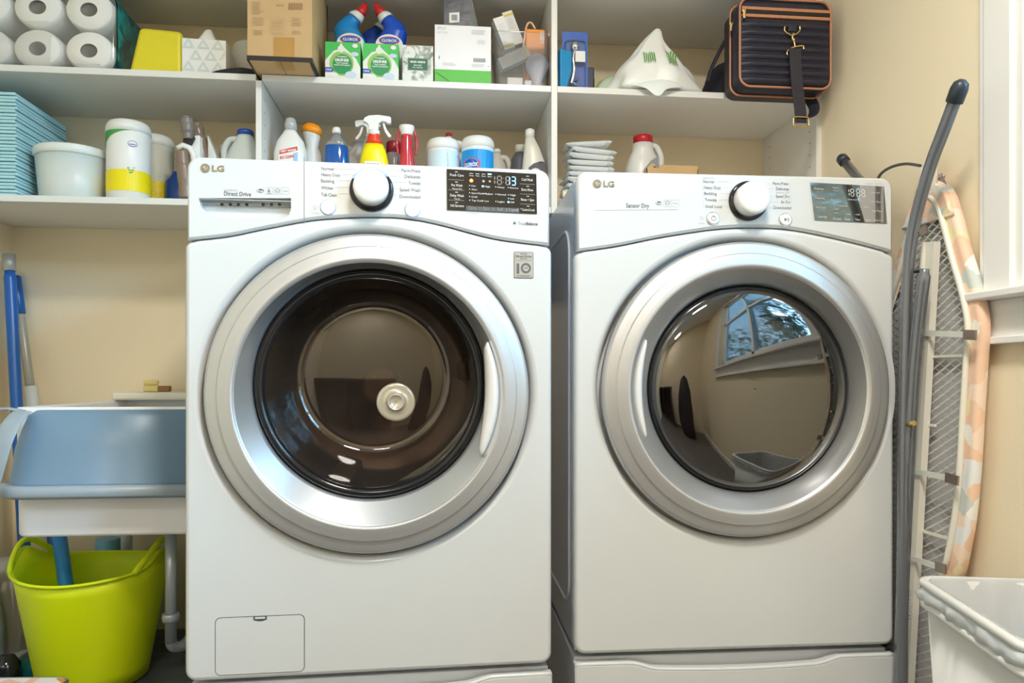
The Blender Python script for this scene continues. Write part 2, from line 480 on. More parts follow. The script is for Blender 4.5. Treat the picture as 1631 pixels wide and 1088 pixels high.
    def supp(rs, lo=.006):
        out = [rs[0]]
        for a, b in zip(rs, rs[1:]):
            d_ = (Vector(b[0]) - Vector(a[0])).length
            if d_ > lo:
                for k in (.001 / d_, .5, 1 - .001 / d_): out.append([tuple(Vector(p).lerp(Vector(q), k)) for p, q in zip(a, b)])
            out.append(b)
        return out
    prof, = (supp(prof),)
    MB().loft(prof, 0, cap0=False, cap1=False).build('door_ring', [silver], d)
    k1 = .3
    cone = [rg(ri, -.0285), rg(ri - .001, -.027), rg(ri - .003, -.0255, 0, .0), rg(gR + .004, .010, gx, gz), rg(gR + .001, .015, gx, gz), rg(gR, .024, gx, gz)]
    MB().loft(supp(cone), 0, cap0=False, cap1=False).build('door_cone', [silver_in], d)
    if washer:
        MB().loft([rg(gR, .024, gx, gz), rg(gR - .003, .016, gx, gz), rg(gR - .010, .013, gx, gz), rg(gR - .017, .016, gx, gz), rg(gR - .020, .028, gx, gz)], 0, cap0=False, cap1=False).build('glass_rim', [black], d)
        g0 = gR - .018
        bowl = [rg(g0, .024, gx, gz), rg(g0 - .006, .04, gx, gz + .002), rg(g0 - .014, .075, gx, gz + .006), rg(g0 - .028, .12, gx, gz + .01), rg(g0 - .042, .145, gx, gz + .013), rg(g0 - .050, .152, gx, gz + .014), rg(g0 - .062, .150, gx, gz + .014), rg(g0 - .10, .146, gx, gz + .014), rg(.03, .145, gx, gz + .014), rg(.001, .145, gx, gz + .014)]
        MB().loft(bowl, 0, cap0=False, cap1=False).build('door_glass', [clear_mat('bowl_glass', (.42, .35, .30), .07, .03, (.22, .17, .14), .07)], d)
        # handle: crescent pull at the right of the cone
        hp = []
        for i in range(25):
            a = math.radians(-30 + 54 * i / 24); e = math.sin(PI * i / 24) ** .5
            rr0, rr1 = ri - .006, ri - .006 - .022 * e - .003
            hp.append([(rr0 * math.cos(a), -.0235, rr0 * math.sin(a)), ((rr0 + rr1) / 2 * math.cos(a), -.027 * 1.05, (rr0 + rr1) / 2 * math.sin(a)), (rr1 * math.cos(a), -.012, rr1 * math.sin(a)), (rr1 * math.cos(a), .012, rr1 * math.sin(a)), (rr0 * math.cos(a), .006, rr0 * math.sin(a))])
        MB().loft(hp, 0).build('door_handle', [M('handle_plastic', (.80, .80, .79), .3)], d)
    else:
        MB().loft([rg(gR, .024, gx, gz), rg(gR - .002, .017, gx, gz), rg(gR - .006, .014, gx, gz), rg(gR - .010, .012, gx, gz)], 0, cap0=False, cap1=False).build('glass_rim', [black], d)
        rr = []
        for i in range(11):
            q = i / 10; r = (gR - .010) * math.cos(q * PI / 2 * .995); rr.append(rg(r, .012 - .026 * math.sin(q * PI / 2), gx, gz))
        MB().loft(rr, 0, cap0=False, cap1=False).build('door_glass', [clear_mat('dryer_glass', (.16, .13, .11), .16, .012)], d)
        hp = []
        for i in range(25):
            a = math.radians(155 + 50 * i / 24); e = math.sin(PI * i / 24) ** .5
            rr0, rr1 = ri - .012, ri - .012 - .012 * e - .002
            hp.append([(rr0 * math.cos(a), -.020, rr0 * math.sin(a)), (rr1 * math.cos(a), -.016, rr1 * math.sin(a)), (rr1 * math.cos(a), .01, rr1 * math.sin(a)), (rr0 * math.cos(a), .0, rr0 * math.sin(a))])
        MB().loft(hp, 0).build('door_handle', [M('handle_plastic', (.80, .80, .79), .3)], d)
    # drum
    dm = MB(); Rd = .245
    def dg_(r, y): return [(cx + r * math.cos(2 * PI * i / 64), y, cz + .01 + r * math.sin(2 * PI * i / 64)) for i in range(64)]
    dm.loft([dg_(R - .06, .034), dg_(Rd - .03, .06), dg_(Rd, .075), dg_(Rd, .5), dg_(Rd - .03, .53), dg_(.06, .50), dg_(.055, .485), dg_(.04, .48)], 0, cap0=False, cap1=True)
    for k in range(3):
        a = math.radians(20 + 120 * k)
        T = Matrix.Translation((cx, 0, cz + .01)) @ Matrix.Rotation(a, 4, 'Y')
        dm.prism([(-.045, -Rd), (-.02, -Rd + .05), (.02, -Rd + .05), (.045, -Rd)], .1, .5, 0, T)
    dm.build('drum', [M('drum_steel', (.42, .37, .33), .35, .8)], t)
    if not washer:      # lint grille at the lower right of the drum mouth
        gm = MB()
        for i in range(9):
            a = math.radians(-62 + 4.6 * i); r = gR - .022
            gm.box(-.003, .003, .02, .03, -.011, .011, 0, Matrix.Translation((cx + gx + r * math.cos(a), 0, cz + gz + r * math.sin(a))) @ Matrix.Rotation(-a + .3, 4, 'Y'))
        gm.build('lint_grille', [M('pale_grille', (.75, .74, .70), .5)], t)
    else:
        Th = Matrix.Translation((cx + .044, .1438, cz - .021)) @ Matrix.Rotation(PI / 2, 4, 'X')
        MB().lathe([(.040, 0), (.038, .002), (.034, .0025), (.030, .002), (.018, .003), (.0175, .006), (.015, .0065), (.013, .003), (.001, .003)], 0, Th, 40, False, False).build('bowl_glint', [M('glint_cream', (.62, .57, .46), .22, .3)], t)  # modelled highlight: cream disc stands for the lamp's reflection in the bowl
    # console
    ct = H; rcn = .022
    def seamz(x):
        for (xa, za), (xb, zb) in zip(seam, seam[1:]):
            if x <= xb: return za + (zb - za) * (x - xa) / (xb - xa)
        return seam[-1][1]
    def ztop(x, d=0):
        r = rcn; e = abs(x) - (W / 2 - .004 - r)
        return ct - d if e <= 0 else ct - d - r + math.sqrt(max(0, (r ** 2 - min(e, r) ** 2)))
    xs_ = [-W / 2 + .004 + rcn * (1 - math.cos(PI / 2 * i / 8)) for i in range(8)]
    xs_ = xs_ + [-W / 2 + .004 + rcn + (W - .008 - 2 * rcn) * i / 60 for i in range(61)] + [-x for x in reversed(xs_)]
    def row(d, y):
        k = (W / 2 - .004 - d) / (W / 2 - .004)
        low_ = [(x * k, y, seamz(x) + .0012 + d) for x in xs_]
        up_ = [(x * k, y, max(ztop(x, d), seamz(x) + .05)) for x in xs_]
        return low_, up_
    cm = MB(); R3 = [row(0, .035), row(0, .008), row(.0015, .003), row(.005, 0)]
    cm.loft([a + list(reversed(b)) for a, b in R3], 0, cap0=False, cap1=False)
    cm.loft([R3[-1][1], R3[-1][0]], 0, cap0=False, cap1=False, closed=False, smooth=False)
    cm.loft([R3[0][0], R3[0][1]], 0, cap0=False, cap1=False, closed=False, smooth=False)
    con = cm.build('control_panel', [enamel], t)
    # top lid
    MB().box(-W / 2 + .01, W / 2 - .01, .034, DEP, H - .03, H - .003).build('top_cover', [enamel], t, bevel=.008, seg=3)
    return t, con, (cx, cz, R)

def empty_part(name, parent, loc):
    # a door is a mesh of its own: the thin inner hoop that carries ring, cone and glass
    o = MB().lathe([(.262, -.03), (.262, -.012), (.250, -.012), (.250, -.03)], 0, Matrix.Rotation(PI / 2, 4, 'X'), 64, False, False).build(name, [MATS['silver_ring']], parent)
    o.location = loc
    return o

wash, wcon, (wcx, wcz, wR) = machine(WA, 'washing_machine', 'white front-loading washing machine, left of the pair, with slotted detergent drawer', 
    [(293, 383), (360, 376), (420, 364), (490, 351), (540, 346.5), (590, 345), (645, 347), (700, 357), (790, 380), (878, 391.5)],
    (322, 370, 843, 885), (407, 425, 770, 798), True)
dry, dcon, (dcx, dcz, dR) = machine(DR, 'tumble_dryer', 'white front-loading tumble dryer, right of the pair, with teal reflections in its display', 
    [(916, 401), (980, 392), (1050, 378), (1120, 367), (1160, 363), (1200, 362), (1250, 364), (1300, 372), (1370, 388), (1428, 403)],
    (961, 383, 1420, 858), (1032, 453, 1348, 785), False)

# ---- washer front fittings
E = -.0006
def seg7(mb, ch, u, v, wd, ht, fn, m, moff=None):
    on = {'1': 'bc', '3': 'abgcd', '8': 'abcdefg', '0': 'abcdef'}[ch]; th = wd * .16
    S = {'a': (.1, .9, 1, 1), 'g': (.1, .9, .5, .5), 'd': (.1, .9, 0, 0), 'f': (0, 0, .5, 1), 'b': (1, 1, .5, 1), 'e': (0, 0, 0, .5), 'c': (1, 1, 0, .5)}
    for k, (a, b, c1, c2) in S.items():
        mm = m if k in on else moff
        if mm is None: continue
        if c1 == c2: P_ = [(u + a * wd, v + c1 * ht - th / 2), (u + b * wd, v + c1 * ht - th / 2), (u + b * wd, v + c1 * ht + th / 2), (u + a * wd, v + c1 * ht + th / 2)]
        else: P_ = [(u + a * wd - th / 2, v + c1 * ht + th * .5), (u + a * wd + th / 2, v + c1 * ht + th * .5), (u + a * wd + th / 2, v + c2 * ht - th * .5), (u + a * wd - th / 2, v + c2 * ht - th * .5)]
        mb.flat(P_, fn, mm)
def disc(mb, u, v, r, fn, m, n=20, r2=None):
    if r2 is None: mb.flat([(u + r * math.cos(2 * PI * i / n), v + r * math.sin(2 * PI * i / n)) for i in range(n)], fn, m)
    else:
        for i in range(n):
            a, b = 2 * PI * i / n, 2 * PI * (i + 1) / n
            mb.flat([(u + r2 * math.cos(a), v + r2 * math.sin(a)), (u + r * math.cos(a), v + r * math.sin(a)), (u + r * math.cos(b), v + r * math.sin(b)), (u + r2 * math.cos(b), v + r2 * math.sin(b))], fn, m)
def bar(mb, a, b, th, fn, m):
    (x0, z0), (x1, z1) = a, b; L = math.hypot(x1 - x0, z1 - z0); nx, nz = -(z1 - z0) / L * th / 2, (x1 - x0) / L * th / 2
    mb.flat([(x0 - nx, z0 - nz), (x1 - nx, z1 - nz), (x1 + nx, z1 + nz), (x0 + nx, z0 + nz)], fn, m)
gold = M('logo_metal', (.33, .27, .17), .35, .6)
def emblem(mc, par, px, py, rpx, name='logo'):
    x, z = mc.p(px, py); x2, _ = mc.p(px + rpx, py); r = x2 - x
    mb = MB(); f = yf(-.0012)
    disc(mb, x, z, r, f, 0, 28, r * .86)
    disc(mb, x, z, r * .78, f, 0, 28)
    f2 = yf(-.0018)
    for (a, b) in (((-.05, .45), (-.05, -.35)), ((-.05, -.35), (.25, -.35)), ((.62, .0), (.2, .0))): bar(mb, (x + a[0] * r, z + a[1] * r), (x + b[0] * r, z + b[1] * r), r * .13, f2, 1)
    disc(mb, x - .35 * r, z + .25 * r, r * .13, f2, 1, 10)
    mb.text('LG', x + r * 1.45, z - r * .62, r * 1.85, f, 0, bold=.03, width=r * 2.6)
    mb.build(name, [gold, enamel], par)
emblem(WA, wash, 327, 268, 7.5)
emblem(DR, dry, 951, 293, 6.8)

# detergent drawer pocket
def P(mc, *pts): return [mc.p(*a) for a in pts]
pk = P(WA, (316, 315.5), (463.5, 315.5), (463.5, 334), (460, 342), (453, 347.5), (400, 348), (360, 347.5), (345, 345), (330, 339), (320, 330))
bool_cut(wcon, MB().prism(list(reversed(pk)), -.02, .022))
dr_ = MB()
pk2 = P(WA, (318, 318), (462, 318), (462, 333), (458, 342), (452, 346), (400, 346.5), (360, 346), (345, 343), (330, 337), (321, 328))
n_ = len(pk)
dr_.add([(x, .0215, z) for x, z in pk], [tuple(range(n_))], 0)
a, b = WA.p(316, 315.3), WA.p(463.5, 320.5)
dr_.box(a[0], b[0], .002, .012, b[1], a[1], 0)
a, b = WA.p(320, 321), WA.p(463, 326.5)
dr_.box(a[0], b[0], .012, .020, b[1], a[1], 1)
for q in (351, 364.5, 377.5, 391, 417, 430.5, 443.5):
    x, z = WA.p(q, 323.5); disc(dr_, x, z, .0032, yf(.0115), 2, 14)
dr_.build('drawer_handle', [enamel, M('pocket_grey', (.33, .33, .34), .5), black], wash)
ln = MB()
(x, z0), (_, z1) = WA.p(484.5, 249.5), WA.p(481, 357.5)
ln.flat([(x - .0006, z1), (x + .0006, z1), (x + .0006, z0), (x - .0006, z0)], yf(-.0004), 0)
merge_into(wcon, ln, [M('seam_shadow', (.25, .25, .26), .7)])
pts_small = MB()
f = yf(E)
def tx(mc, mb, s_, px, py, hpx, m=0, align='l', bold=0.0, widthpx=None, fn=None):
    x, z = mc.p(px, py); _, zt = mc.p(px, py - hpx)
    wd = None
    if widthpx: wd = mc.p(px + widthpx, py)[0] - x
    mb.text(s_, x, z, (zt - z) / .72, fn or f, m, align, bold, width=wd)
def ln_(mc, mb, a, b, th=.0006, m=1): bar(mb, mc.p(*a), mc.p(*b), th, f, m)
lt = MB()
tx(WA, lt, 'Direct Drive', 357, 311.5, 7, 0, bold=.012, widthpx=43)
tx(WA, lt, 'INVERTER', 357, 304, 2.6, 1, widthpx=22)
def marks(mc, lt, x0, y0, n):
    x, z = mc.p(x0 + 6.5, y0 + 4.5); r = .0036
    lt.flat([(x + r * 1.75 * math.cos(t_ * PI / 12), z + r * math.sin(t_ * PI / 12)) for t_ in range(24)], f, 0)
    tx(mc, lt, 'he', x0 + 2.2, y0 + 6.8, 4.5, 2, bold=.03, widthpx=9, fn=yf(E * 2))
    for i in range(n):
        a = x0 + 15 + i * 13
        for (p_, q_) in (((a, y0 - 1), (a + 11, y0 - .6)), ((a + 11, y0 - .6), (a + 11, y0 + 10)), ((a + 11, y0 + 10), (a, y0 + 10)), ((a, y0 + 10), (a, y0 - 1))): ln_(mc, lt, p_, q_, .0004)
        if i == 0 and n == 3:
            tx(mc, lt, '6', a + 3, y0 + 7, 6, 0, bold=.02); ln_(mc, lt, (a + 1.5, y0 + 8.7), (a + 9.5, y0 + 8.7), .0006, 0)
        elif i == n - 2:
            for (p_, q_) in (((a + 1.5, y0 + 4), (a + 5.5, y0 + .7)), ((a + 5.5, y0 + .7), (a + 9.5, y0 + 4)), ((a + 2.8, y0 + 3.5), (a + 2.8, y0 + 8)), ((a + 8.2, y0 + 3.5), (a + 8.2, y0 + 8)), ((a + 4.6, y0 + 8), (a + 4.6, y0 + 5)), ((a + 6.4, y0 + 8), (a + 6.4, y0 + 5))): ln_(mc, lt, p_, q_, .0006, 0)
        else:
            ln_(mc, lt, (a + 2, y0 + 5), (a + 9, y0 + 5), .0006, 0)
marks(WA, lt, 408.5, 299.5, 3)
L1 = [('Normal', 512, 271, 532, 269, 574, 270), ('Heavy Duty', 512, 280.5, 544, 278.5, 566, 279), ('Bedding', 511.5, 290.5, 536, 288, 558, 288), ('Whites', 511.5, 301.5, 534, 298.5, 556, 298.5), ('Tub Clean', 511.5, 312.5, 540, 308.5, 557, 308.5)]
for s_, x, y, a, b, c_, d_ in L1:
    tx(WA, lt, s_, x, y, 5.4, 0, widthpx={'Normal': 19.5, 'Heavy Duty': 30, 'Bedding': 21, 'Whites': 19, 'Tub Clean': 25}[s_]); ln_(WA, lt, (a, b), (c_, d_), .0004)
L2 = [('Perm.Press', 669.5, 274, 612, 271, 637, 272, 30), ('Delicates', 669.5, 283.5, 620, 280.5, 642, 281, 25), ('Towels', 669.5, 294, 626, 290, 648, 290.5, 19), ('Speed Wash', 669.5, 304.5, 626, 300, 634, 300.5, 33), ('Downloaded', 669.5, 315.5, 626, 310, 633, 310, 33)]
for s_, x, y, a, b, c_, d_, wp in L2:
    tx(WA, lt, s_, x - wp, y, 5.4, 0, widthpx=wp); ln_(WA, lt, (a, b), (c_, d_), .0004)
for r0 in (.0022, .0035): 
    x, z = WA.p(502, 331); disc(lt, x, z, r0 + .0003, f, 1, 18, r0)
tx(WA, lt, 'Smart Diagnosis', 496, 340, 2, 1, widthpx=13)
x, z = WA.p(819.5, 355.5)
for k in range(3):
    a = PI / 2 + k * 2 * PI / 3; disc(lt, x + .0017 * math.cos(a), z + .0017 * math.sin(a), .0015, f, 0, 10)
tx(WA, lt, 'True', 825, 358.3, 5, 0, widthpx=12.5); tx(WA, lt, 'Balance', 838, 358.6, 5, 0, bold=.03, widthpx=18.5)
tx(WA, lt, 'TurboWash / Allergiene', 818, 272.3, 1.8, 1, widthpx=33)
tx(WA, lt, 'SmartDiagnosis', 745, 340.5, 1.8, 1, widthpx=18)
merge_into(wcon, lt, [ink, ink_lt, enamel])

# knobs and buttons
def knob(mc, par, cpx, cpy, rpx, ball, bezel, tint=(1, 1, 1)):
    x, z = mc.p(cpx, cpy); r = mc.p(cpx + rpx, cpy)[0] - x
    T = Matrix.Translation((x, 0, z)) @ Matrix.Rotation(PI / 2, 4, 'X')
    kb = MB().lathe([(r, 0), (r, .004), (r * .96, .0065), (r * .9, .0075), (r * .8, .008)], 0, T, 48, False, True).build('knob_base', [bezel], par)
    r2 = r * ball
    MB().lathe([(r2 * .98, .008), (r2, .014), (r2, .030), (r2 * .985, .0335), (r2 * .95, .0355), (r2 * .8, .0375), (r2 * .5, .039), (.0005, .0395)], 0, T, 48, False, False).build('knob_cap', [M('knob_white', (.84, .84, .82), .22, coat=.5)], par)
    return x, z, r
dark_bez = M('knob_bezel', (.03, .03, .035), .12, .4)
x, z, r = knob(WA, wash, 592, 303, 35, .80, dark_bez)
# lit arc on the washer's bezel
arc = MB()
for i in range(30):
    a0, a1 = math.radians(150 - 110 * i / 30), math.radians(150 - 110 * (i + 1) / 30)
    ra, rb = r * .92, r * .965
    arc.flat([(x + ra * math.cos(a0), z + ra * math.sin(a0)), (x + rb * math.cos(a0), z + rb * math.sin(a0)), (x + rb * math.cos(a1), z + rb * math.sin(a1)), (x + ra * math.cos(a1), z + ra * math.sin(a1))], yf(-.0078), 0)
arc.build('dial_light', [M('blue_led', (.1, .2, .8), .4, emit=(.12, .3, 1), es=3)], wash)
knob(DR, dry, 1191, 320.5, 30.5, .83, dark_bez)
def button(mc, par, px, py, rpx, lit, sym):
    x, z = mc.p(px, py); r = mc.p(px + rpx, py)[0] - x
    T = Matrix.Translation((x, 0, z)) @ Matrix.Rotation(PI / 2, 4, 'X')
    mb = MB()
    mb.lathe([(r * 1.05, 0), (r, .0015), (r * .93, .002)], 0, T, 32, False, True)
    mb.lathe([(r * .86, .002), (r * .86, .0035), (r * .8, .0042), (r * .6, .0045)], 1, T, 32, False, True)
    f_ = yf(-.0048)
    if sym == 'p': 
        disc(mb, x, z, r * .38, f_, 2, 20, r * .30); mb.flat([(x - r * .04, z + r * .05), (x + r * .04, z + r * .05), (x + r * .04, z + r * .48), (x - r * .04, z + r * .48)], f_, 2)
    if sym == 's':
        mb.flat([(x - r * .3, z - r * .28), (x + r * .1, z), (x - r * .3, z + r * .28)], f_, 2)
        for q in (.17, .32): mb.flat([(x + r * q, z - r * .28), (x + r * (q + .07), z - r * .28), (x + r * (q + .07), z + r * .28), (x + r * q, z + r * .28)], f_, 2)
    mb.build('button', [chrome if not lit else M('lit_rim', (.5, .62, .85), .3, .3), M('button_lit', (.85, .88, .95), .35, emit=(.75, .85, 1), es=.7) if lit else white_pl, ink if not lit else M('button_mark', (.6, .7, .9), .5, emit=(.9, .95, 1), es=1)], par)
button(WA, wash, 522.5, 330.5, 12.3, True, 'p'); button(WA, wash, 657, 334.5, 12.3, True, 's')
button(DR, dry, 1135.5, 348.5, 10.3, False, 'p'); button(DR, dry, 1251, 350.5, 10.3, False, 's')

# washer display: four-corner panel, contents laid out in 0..1 coordinates
disp_m = M('display_dark', (.03, .026, .022), .08)
led_blue = M('led_blue', (.2, .5, 1), .4, emit=(.10, .42, 1), es=7)
led_red = M('led_red', (.9, .1, .03), .4, emit=(1, .12, .03), es=5)
led_dim = M('led_dim', (.45, .36, .36), .5)
def quadmap(mc, tl, tr, br, bl, y):
    A = [mc.p(*q) for q in (tl, tr, br, bl)]
    def g(u, v):      # u right, v down, 0..1
        x = (A[0][0] * (1 - u) + A[1][0] * u) * (1 - v) + (A[3][0] * (1 - u) + A[2][0] * u) * v
        z_ = (A[0][1] * (1 - u) + A[1][1] * u) * (1 - v) + (A[3][1] * (1 - u) + A[2][1] * u) * v
        return Vector((x, y, z_))
    return g
g = quadmap(WA, (711.5, 269.5), (854, 277.5), (855, 341), (712, 334.5), -.0025)
ds = MB()
c4 = [g(0, 0), g(1, 0), g(1, 1), g(0, 1)]
ds.prism([(p_.x, p_.z) for p_ in reversed(c4)], -.002, .001, 0)
def gt(mb, s_, u, v, h, m, align='c', width=None, bold=.0, asp=2.25):   # h in display heights
    vs, fs = text_geo(s_, h / .72, bold)
    x0 = min(a for a, _ in vs); x1 = max(a for a, _ in vs); k = 1 / asp
    if width: k = width / (x1 - x0)
    off = {'l': -x0, 'c': -(x0 + x1) / 2, 'r': -x1}[align]
    mb.add([g(u + (a + off) * k, v - b) for a, b in vs], fs, m)
def gr(mb, u0, u1, v0, v1, m): mb.add([g(u0, v1), g(u1, v1), g(u1, v0), g(u0, v0)], [(0, 1, 2, 3)], m)
for i, s_ in enumerate(('Fresh Care', 'Pre Wash', 'Delay Wash', 'Add Garments')):
    gt(ds, s_, .11, .17 + .25 * i, .065, 1, width=.15 if len(s_) > 8 else .12); gr(ds, .09, .12, .055 + .25 * i, .068 + .25 * i, 2)
    if i < 3: gr(ds, .015, .19, .255 + .25 * i, .262 + .25 * i, 3)
gt(ds, '*Remote Start', .11, .49, .035, 1, width=.11); gt(ds, '*Tub Dry', .11, .74, .035, 1, width=.07)
for i, s_ in enumerate(('Cold Wash', 'Extra Rinse', 'Rinse + Spin', '* Control Lock')):
    gt(ds, s_, .895, .19 + .25 * i, .065, 1, width=(.125, .13, .145, .16)[i]); gr(ds, .885, .915, .065 + .25 * i, .078 + .25 * i, 2)
    if i < 3: gr(ds, .81, .98, .268 + .25 * i, .275 + .25 * i, 3)
gr(ds, .21, .80, .885, .995, 4)
for i, s_ in enumerate(('Temp.', 'Spin', 'Soil', 'Signal')): gt(ds, s_, .285 + .15 * i, .965, .075, 2, width=(.09, .07, .055, .1)[i], bold=.0)
for i in range(3): gr(ds, .358 + .15 * i, .362 + .15 * i, .90, .97, 2)
for u, v, s_, c_ in ((.25, .38, 'Hot', 2), (.25, .47, 'Warm', 2), (.25, .56, 'Semi-Warm', 2), (.25, .65, 'Cold', 2), (.25, .74, 'Tap Cold', 2), (.395, .38, 'High', 5), (.395, .56, 'Medium', 2), (.395, .74, 'Low', 2),
                  (.54, .38, 'Heavy', 2), (.54, .56, 'Normal', 2), (.54, .74, 'Light', 2), (.68, .38, 'Remove', 2), (.68, .56, 'High', 2), (.68, .65, 'Low', 2), (.68, .74, 'Off', 5)):
    k = .006 if c_ == 2 else .011
    gr(ds, u - k * .8, u + k * .8, v - k * 1.8, v + k * 1.8, c_); gt(ds, s_, u + .02, v + .022, .043, 2, 'l', width=.0155 * len(s_))
for i, s_ in enumerate(('Sensing', 'Wash', 'Rinse', 'Spin')):
    gr(ds, .25 + .068 * i, .29 + .068 * i, .075 if i < 3 else .06, .087, 2 if i < 3 else 5); gt(ds, s_, .27 + .068 * i, .145, .03, 2, width=.045)
for (u, v, k, m_) in ((.27, .255, .02, 6), (.405, .255, .014, 3), (.475, .25, .012, 3)):
    ds.add([g(u + k * math.cos(a * PI / 8), v + 2.2 * k * math.sin(a * PI / 8)) for a in range(0, 16)], [tuple(reversed(range(16)))], m_)
def gseg(ch, u, v, wd, ht, m, moff): 
    def fn(a, b): return g(a, b)
    on = {'1': 'bc', '3': 'abgcd', '8': 'abcdefg'}[ch]; th = .008
    S = {'a': (.1, .9, 0, 0), 'g': (.1, .9, .5, .5), 'd': (.1, .9, 1, 1), 'f': (0, 0, 0, .5), 'b': (1, 1, 0, .5), 'e': (0, 0, .5, 1), 'c': (1, 1, .5, 1)}
    for k, (a, b, c1, c2) in S.items():
        mm = m if k in on else moff
        if mm is None: continue
        if c1 == c2: gr(ds, u + a * wd, u + b * wd, v + c1 * ht - th, v + c1 * ht + th, mm)
        else: gr(ds, u + a * wd - th / 2, u + a * wd + th / 2, v + c1 * ht + .015, v + c2 * ht - .015, mm)
gseg('1', .50, .11, .03, .20, 3, None); gseg('8', .56, .11, .045, .20, 3, 3); gseg('1', .655, .11, .042, .20, 5, 3); gseg('3', .72, .11, .042, .20, 5, None)
gr(ds, .622, .628, .15, .165, 3); gr(ds, .622, .628, .24, .255, 3)
ds.build('display', [disp_m, whiteink, whiteink, M('dim_line', (.45, .40, .34), .5), M('display_grey', (.12, .12, .13), .3), led_blue, led_red], wash)

# silver warranty badge
bd = MB(); q = P(WA, (818.5, 401), (849.5, 402.5), (849.5, 443.5), (818.5, 442))
xs = [a[0] for a in q]; cxm = sum(xs) / 4; zt, zb = max(a[1] for a in q), min(a[1] for a in q); wd = max(xs) - min(xs); hh = zt - zb
bd.prism(rrect(wd, hh, .002, 3, cxm, (zt + zb) / 2)[::-1], -.0012, .0005, 0)
bd.prism(rrect(wd - .002, hh - .002, .0015, 3, cxm, (zt + zb) / 2)[::-1], -.0016, .0005, 1)
f3 = yf(-.0022)
bd.text('INVERTER', cxm, zt - hh * .10, .0028, f3, 0, 'c', .02, width=wd * .35); bd.text('Direct Drive', cxm, zt - hh * .21, .0055, f3, 0, 'c', .03, width=wd * .82)
bd.text('MOTOR', cxm, zt - hh * .285, .0028, f3, 0, 'c', .02, width=wd * .35)
bar(bd, (cxm - wd * .4, zt - hh * .34), (cxm + wd * .4, zt - hh * .34), .0004, f3, 0)
bd.text('1', cxm - wd * .30, zb + hh * .19, .0255, f3, 0, 'c', .05)
disc(bd, cxm + wd * .11, zb + hh * .38, hh * .195, f3, 0, 32, hh * .12); bd.text('YEAR', cxm + wd * .11, zb + hh * .36, .0034, f3, 0, 'c', .03, width=wd * .2)
bd.text('WARRANTY', cxm, zb + hh * .06, .0034, f3, 0, 'c', .02, width=wd * .75)
bd.build('warranty_badge', [ink, M('badge_silver', (.5, .5, .47), .35, .6)], wash)

# drain filter hatch
hq = P(WA, (341, 982), (484, 980), (487, 1071), (344, 1075))
hx0, hx1 = (hq[0][0] + hq[3][0]) / 2, (hq[1][0] + hq[2][0]) / 2; hz1, hz0 = (hq[0][1] + hq[1][1]) / 2, (hq[2][1] + hq[3][1]) / 2
hm = MB()
hm.prism(rrect(hx1 - hx0, hz1 - hz0, .010, 5, (hx0 + hx1) / 2, (hz0 + hz1) / 2)[::-1], -.0003, .002, 1)
hm.prism(rrect(hx1 - hx0 - .0026, hz1 - hz0 - .0026, .009, 5, (hx0 + hx1) / 2, (hz0 + hz1) / 2)[::-1], -.0012, .002, 0)
mx_ = (hx0 + hx1) / 2
hm.prism([(mx_ - .012, hz1 - .001), (mx_ - .012, hz1 - .007), (mx_ - .004, hz1 - .0095), (mx_ + .004, hz1 - .0095), (mx_ + .012, hz1 - .007), (mx_ + .012, hz1 - .001)], -.0016, 0, 1)
hm.prism([(mx_ - .009, hz1 - .0015), (mx_ - .009, hz1 - .005), (mx_ + .009, hz1 - .005), (mx_ + .009, hz1 - .0015)], -.0024, 0, 0)
hm.build('filter_hatch', [enamel, M('gap_shadow', (.08, .08, .09), .8)], wash)

# ---- dryer lettering and display
lt = MB()
tx(DR, lt, 'Sensor Dry', 997, 330.5, 7, 0, bold=.012, widthpx=37)
marks(DR, lt, 1042.5, 319, 2)
ln_(DR, lt, (946, 335.2), (1080, 333.8), .0006)
tx(DR, lt, 'SENSOR DRY', 1119, 284.8, 2.4, 1, widthpx=20)
for s_, x, y, wp, lx in (('Normal', 1120, 291.5, 17, 1142), ('Heavy Duty', 1121, 301, 27, 1152), ('Bedding', 1121.5, 310.5, 20, 1146), ('Towels', 1122.5, 320.5, 18.5, 1146), ('Small Load', 1123.5, 331, 26, 1153)):
    tx(DR, lt, s_, x, y, 5, 0, widthpx=wp); ln_(DR, lt, (lx, y - 2), (1162, y - 2), .0004)
ln_(DR, lt, (1118, 287), (1121, 331), .0004)
for s_, xr, y, wp, lx in (('Perm.Press', 1255, 294.5, 24, 1229), ('Delicates', 1256, 303, 20, 1234), ('Speed Dry', 1257.5, 315, 22, 1233), ('Air Dry', 1258.5, 324, 15, 1242), ('Downloaded', 1260, 333, 28, 1230)):
    tx(DR, lt, s_, xr - wp, y, 5, 0, widthpx=wp); ln_(DR, lt, (1223, y - 2), (lx - 2, y - 2), .0004)
tx(DR, lt, 'MANUAL DRY', 1236, 308, 2.4, 1, widthpx=21)
ln_(DR, lt, (1257.5, 291), (1258.5, 304), .0004); ln_(DR, lt, (1259.5, 311), (1260.5, 324), .0004)
for r0 in (.0022, .0035): 
    x, z = DR.p(1117, 348); disc(lt, x, z, r0 + .0003, f, 1, 18, r0)
tx(DR, lt, 'Smart Diagnosis', 1112, 356.5, 2, 1, widthpx=11)
tx(DR, lt, 'TurboSteam / SteamSanitary', 1377, 293.3, 1.6, 1, widthpx=30)
merge_into(dcon, lt, [ink, ink_lt, enamel])
g = quadmap(DR, (1290, 291), (1407, 297.5), (1412, 356), (1297, 350.5), -.0025)
ds = MB()
c4 = [g(0, 0), g(1, 0), g(1, 1), g(0, 1)]
ds.prism([(p_.x, p_.z) for p_ in reversed(c4)], -.002, .001, 0)
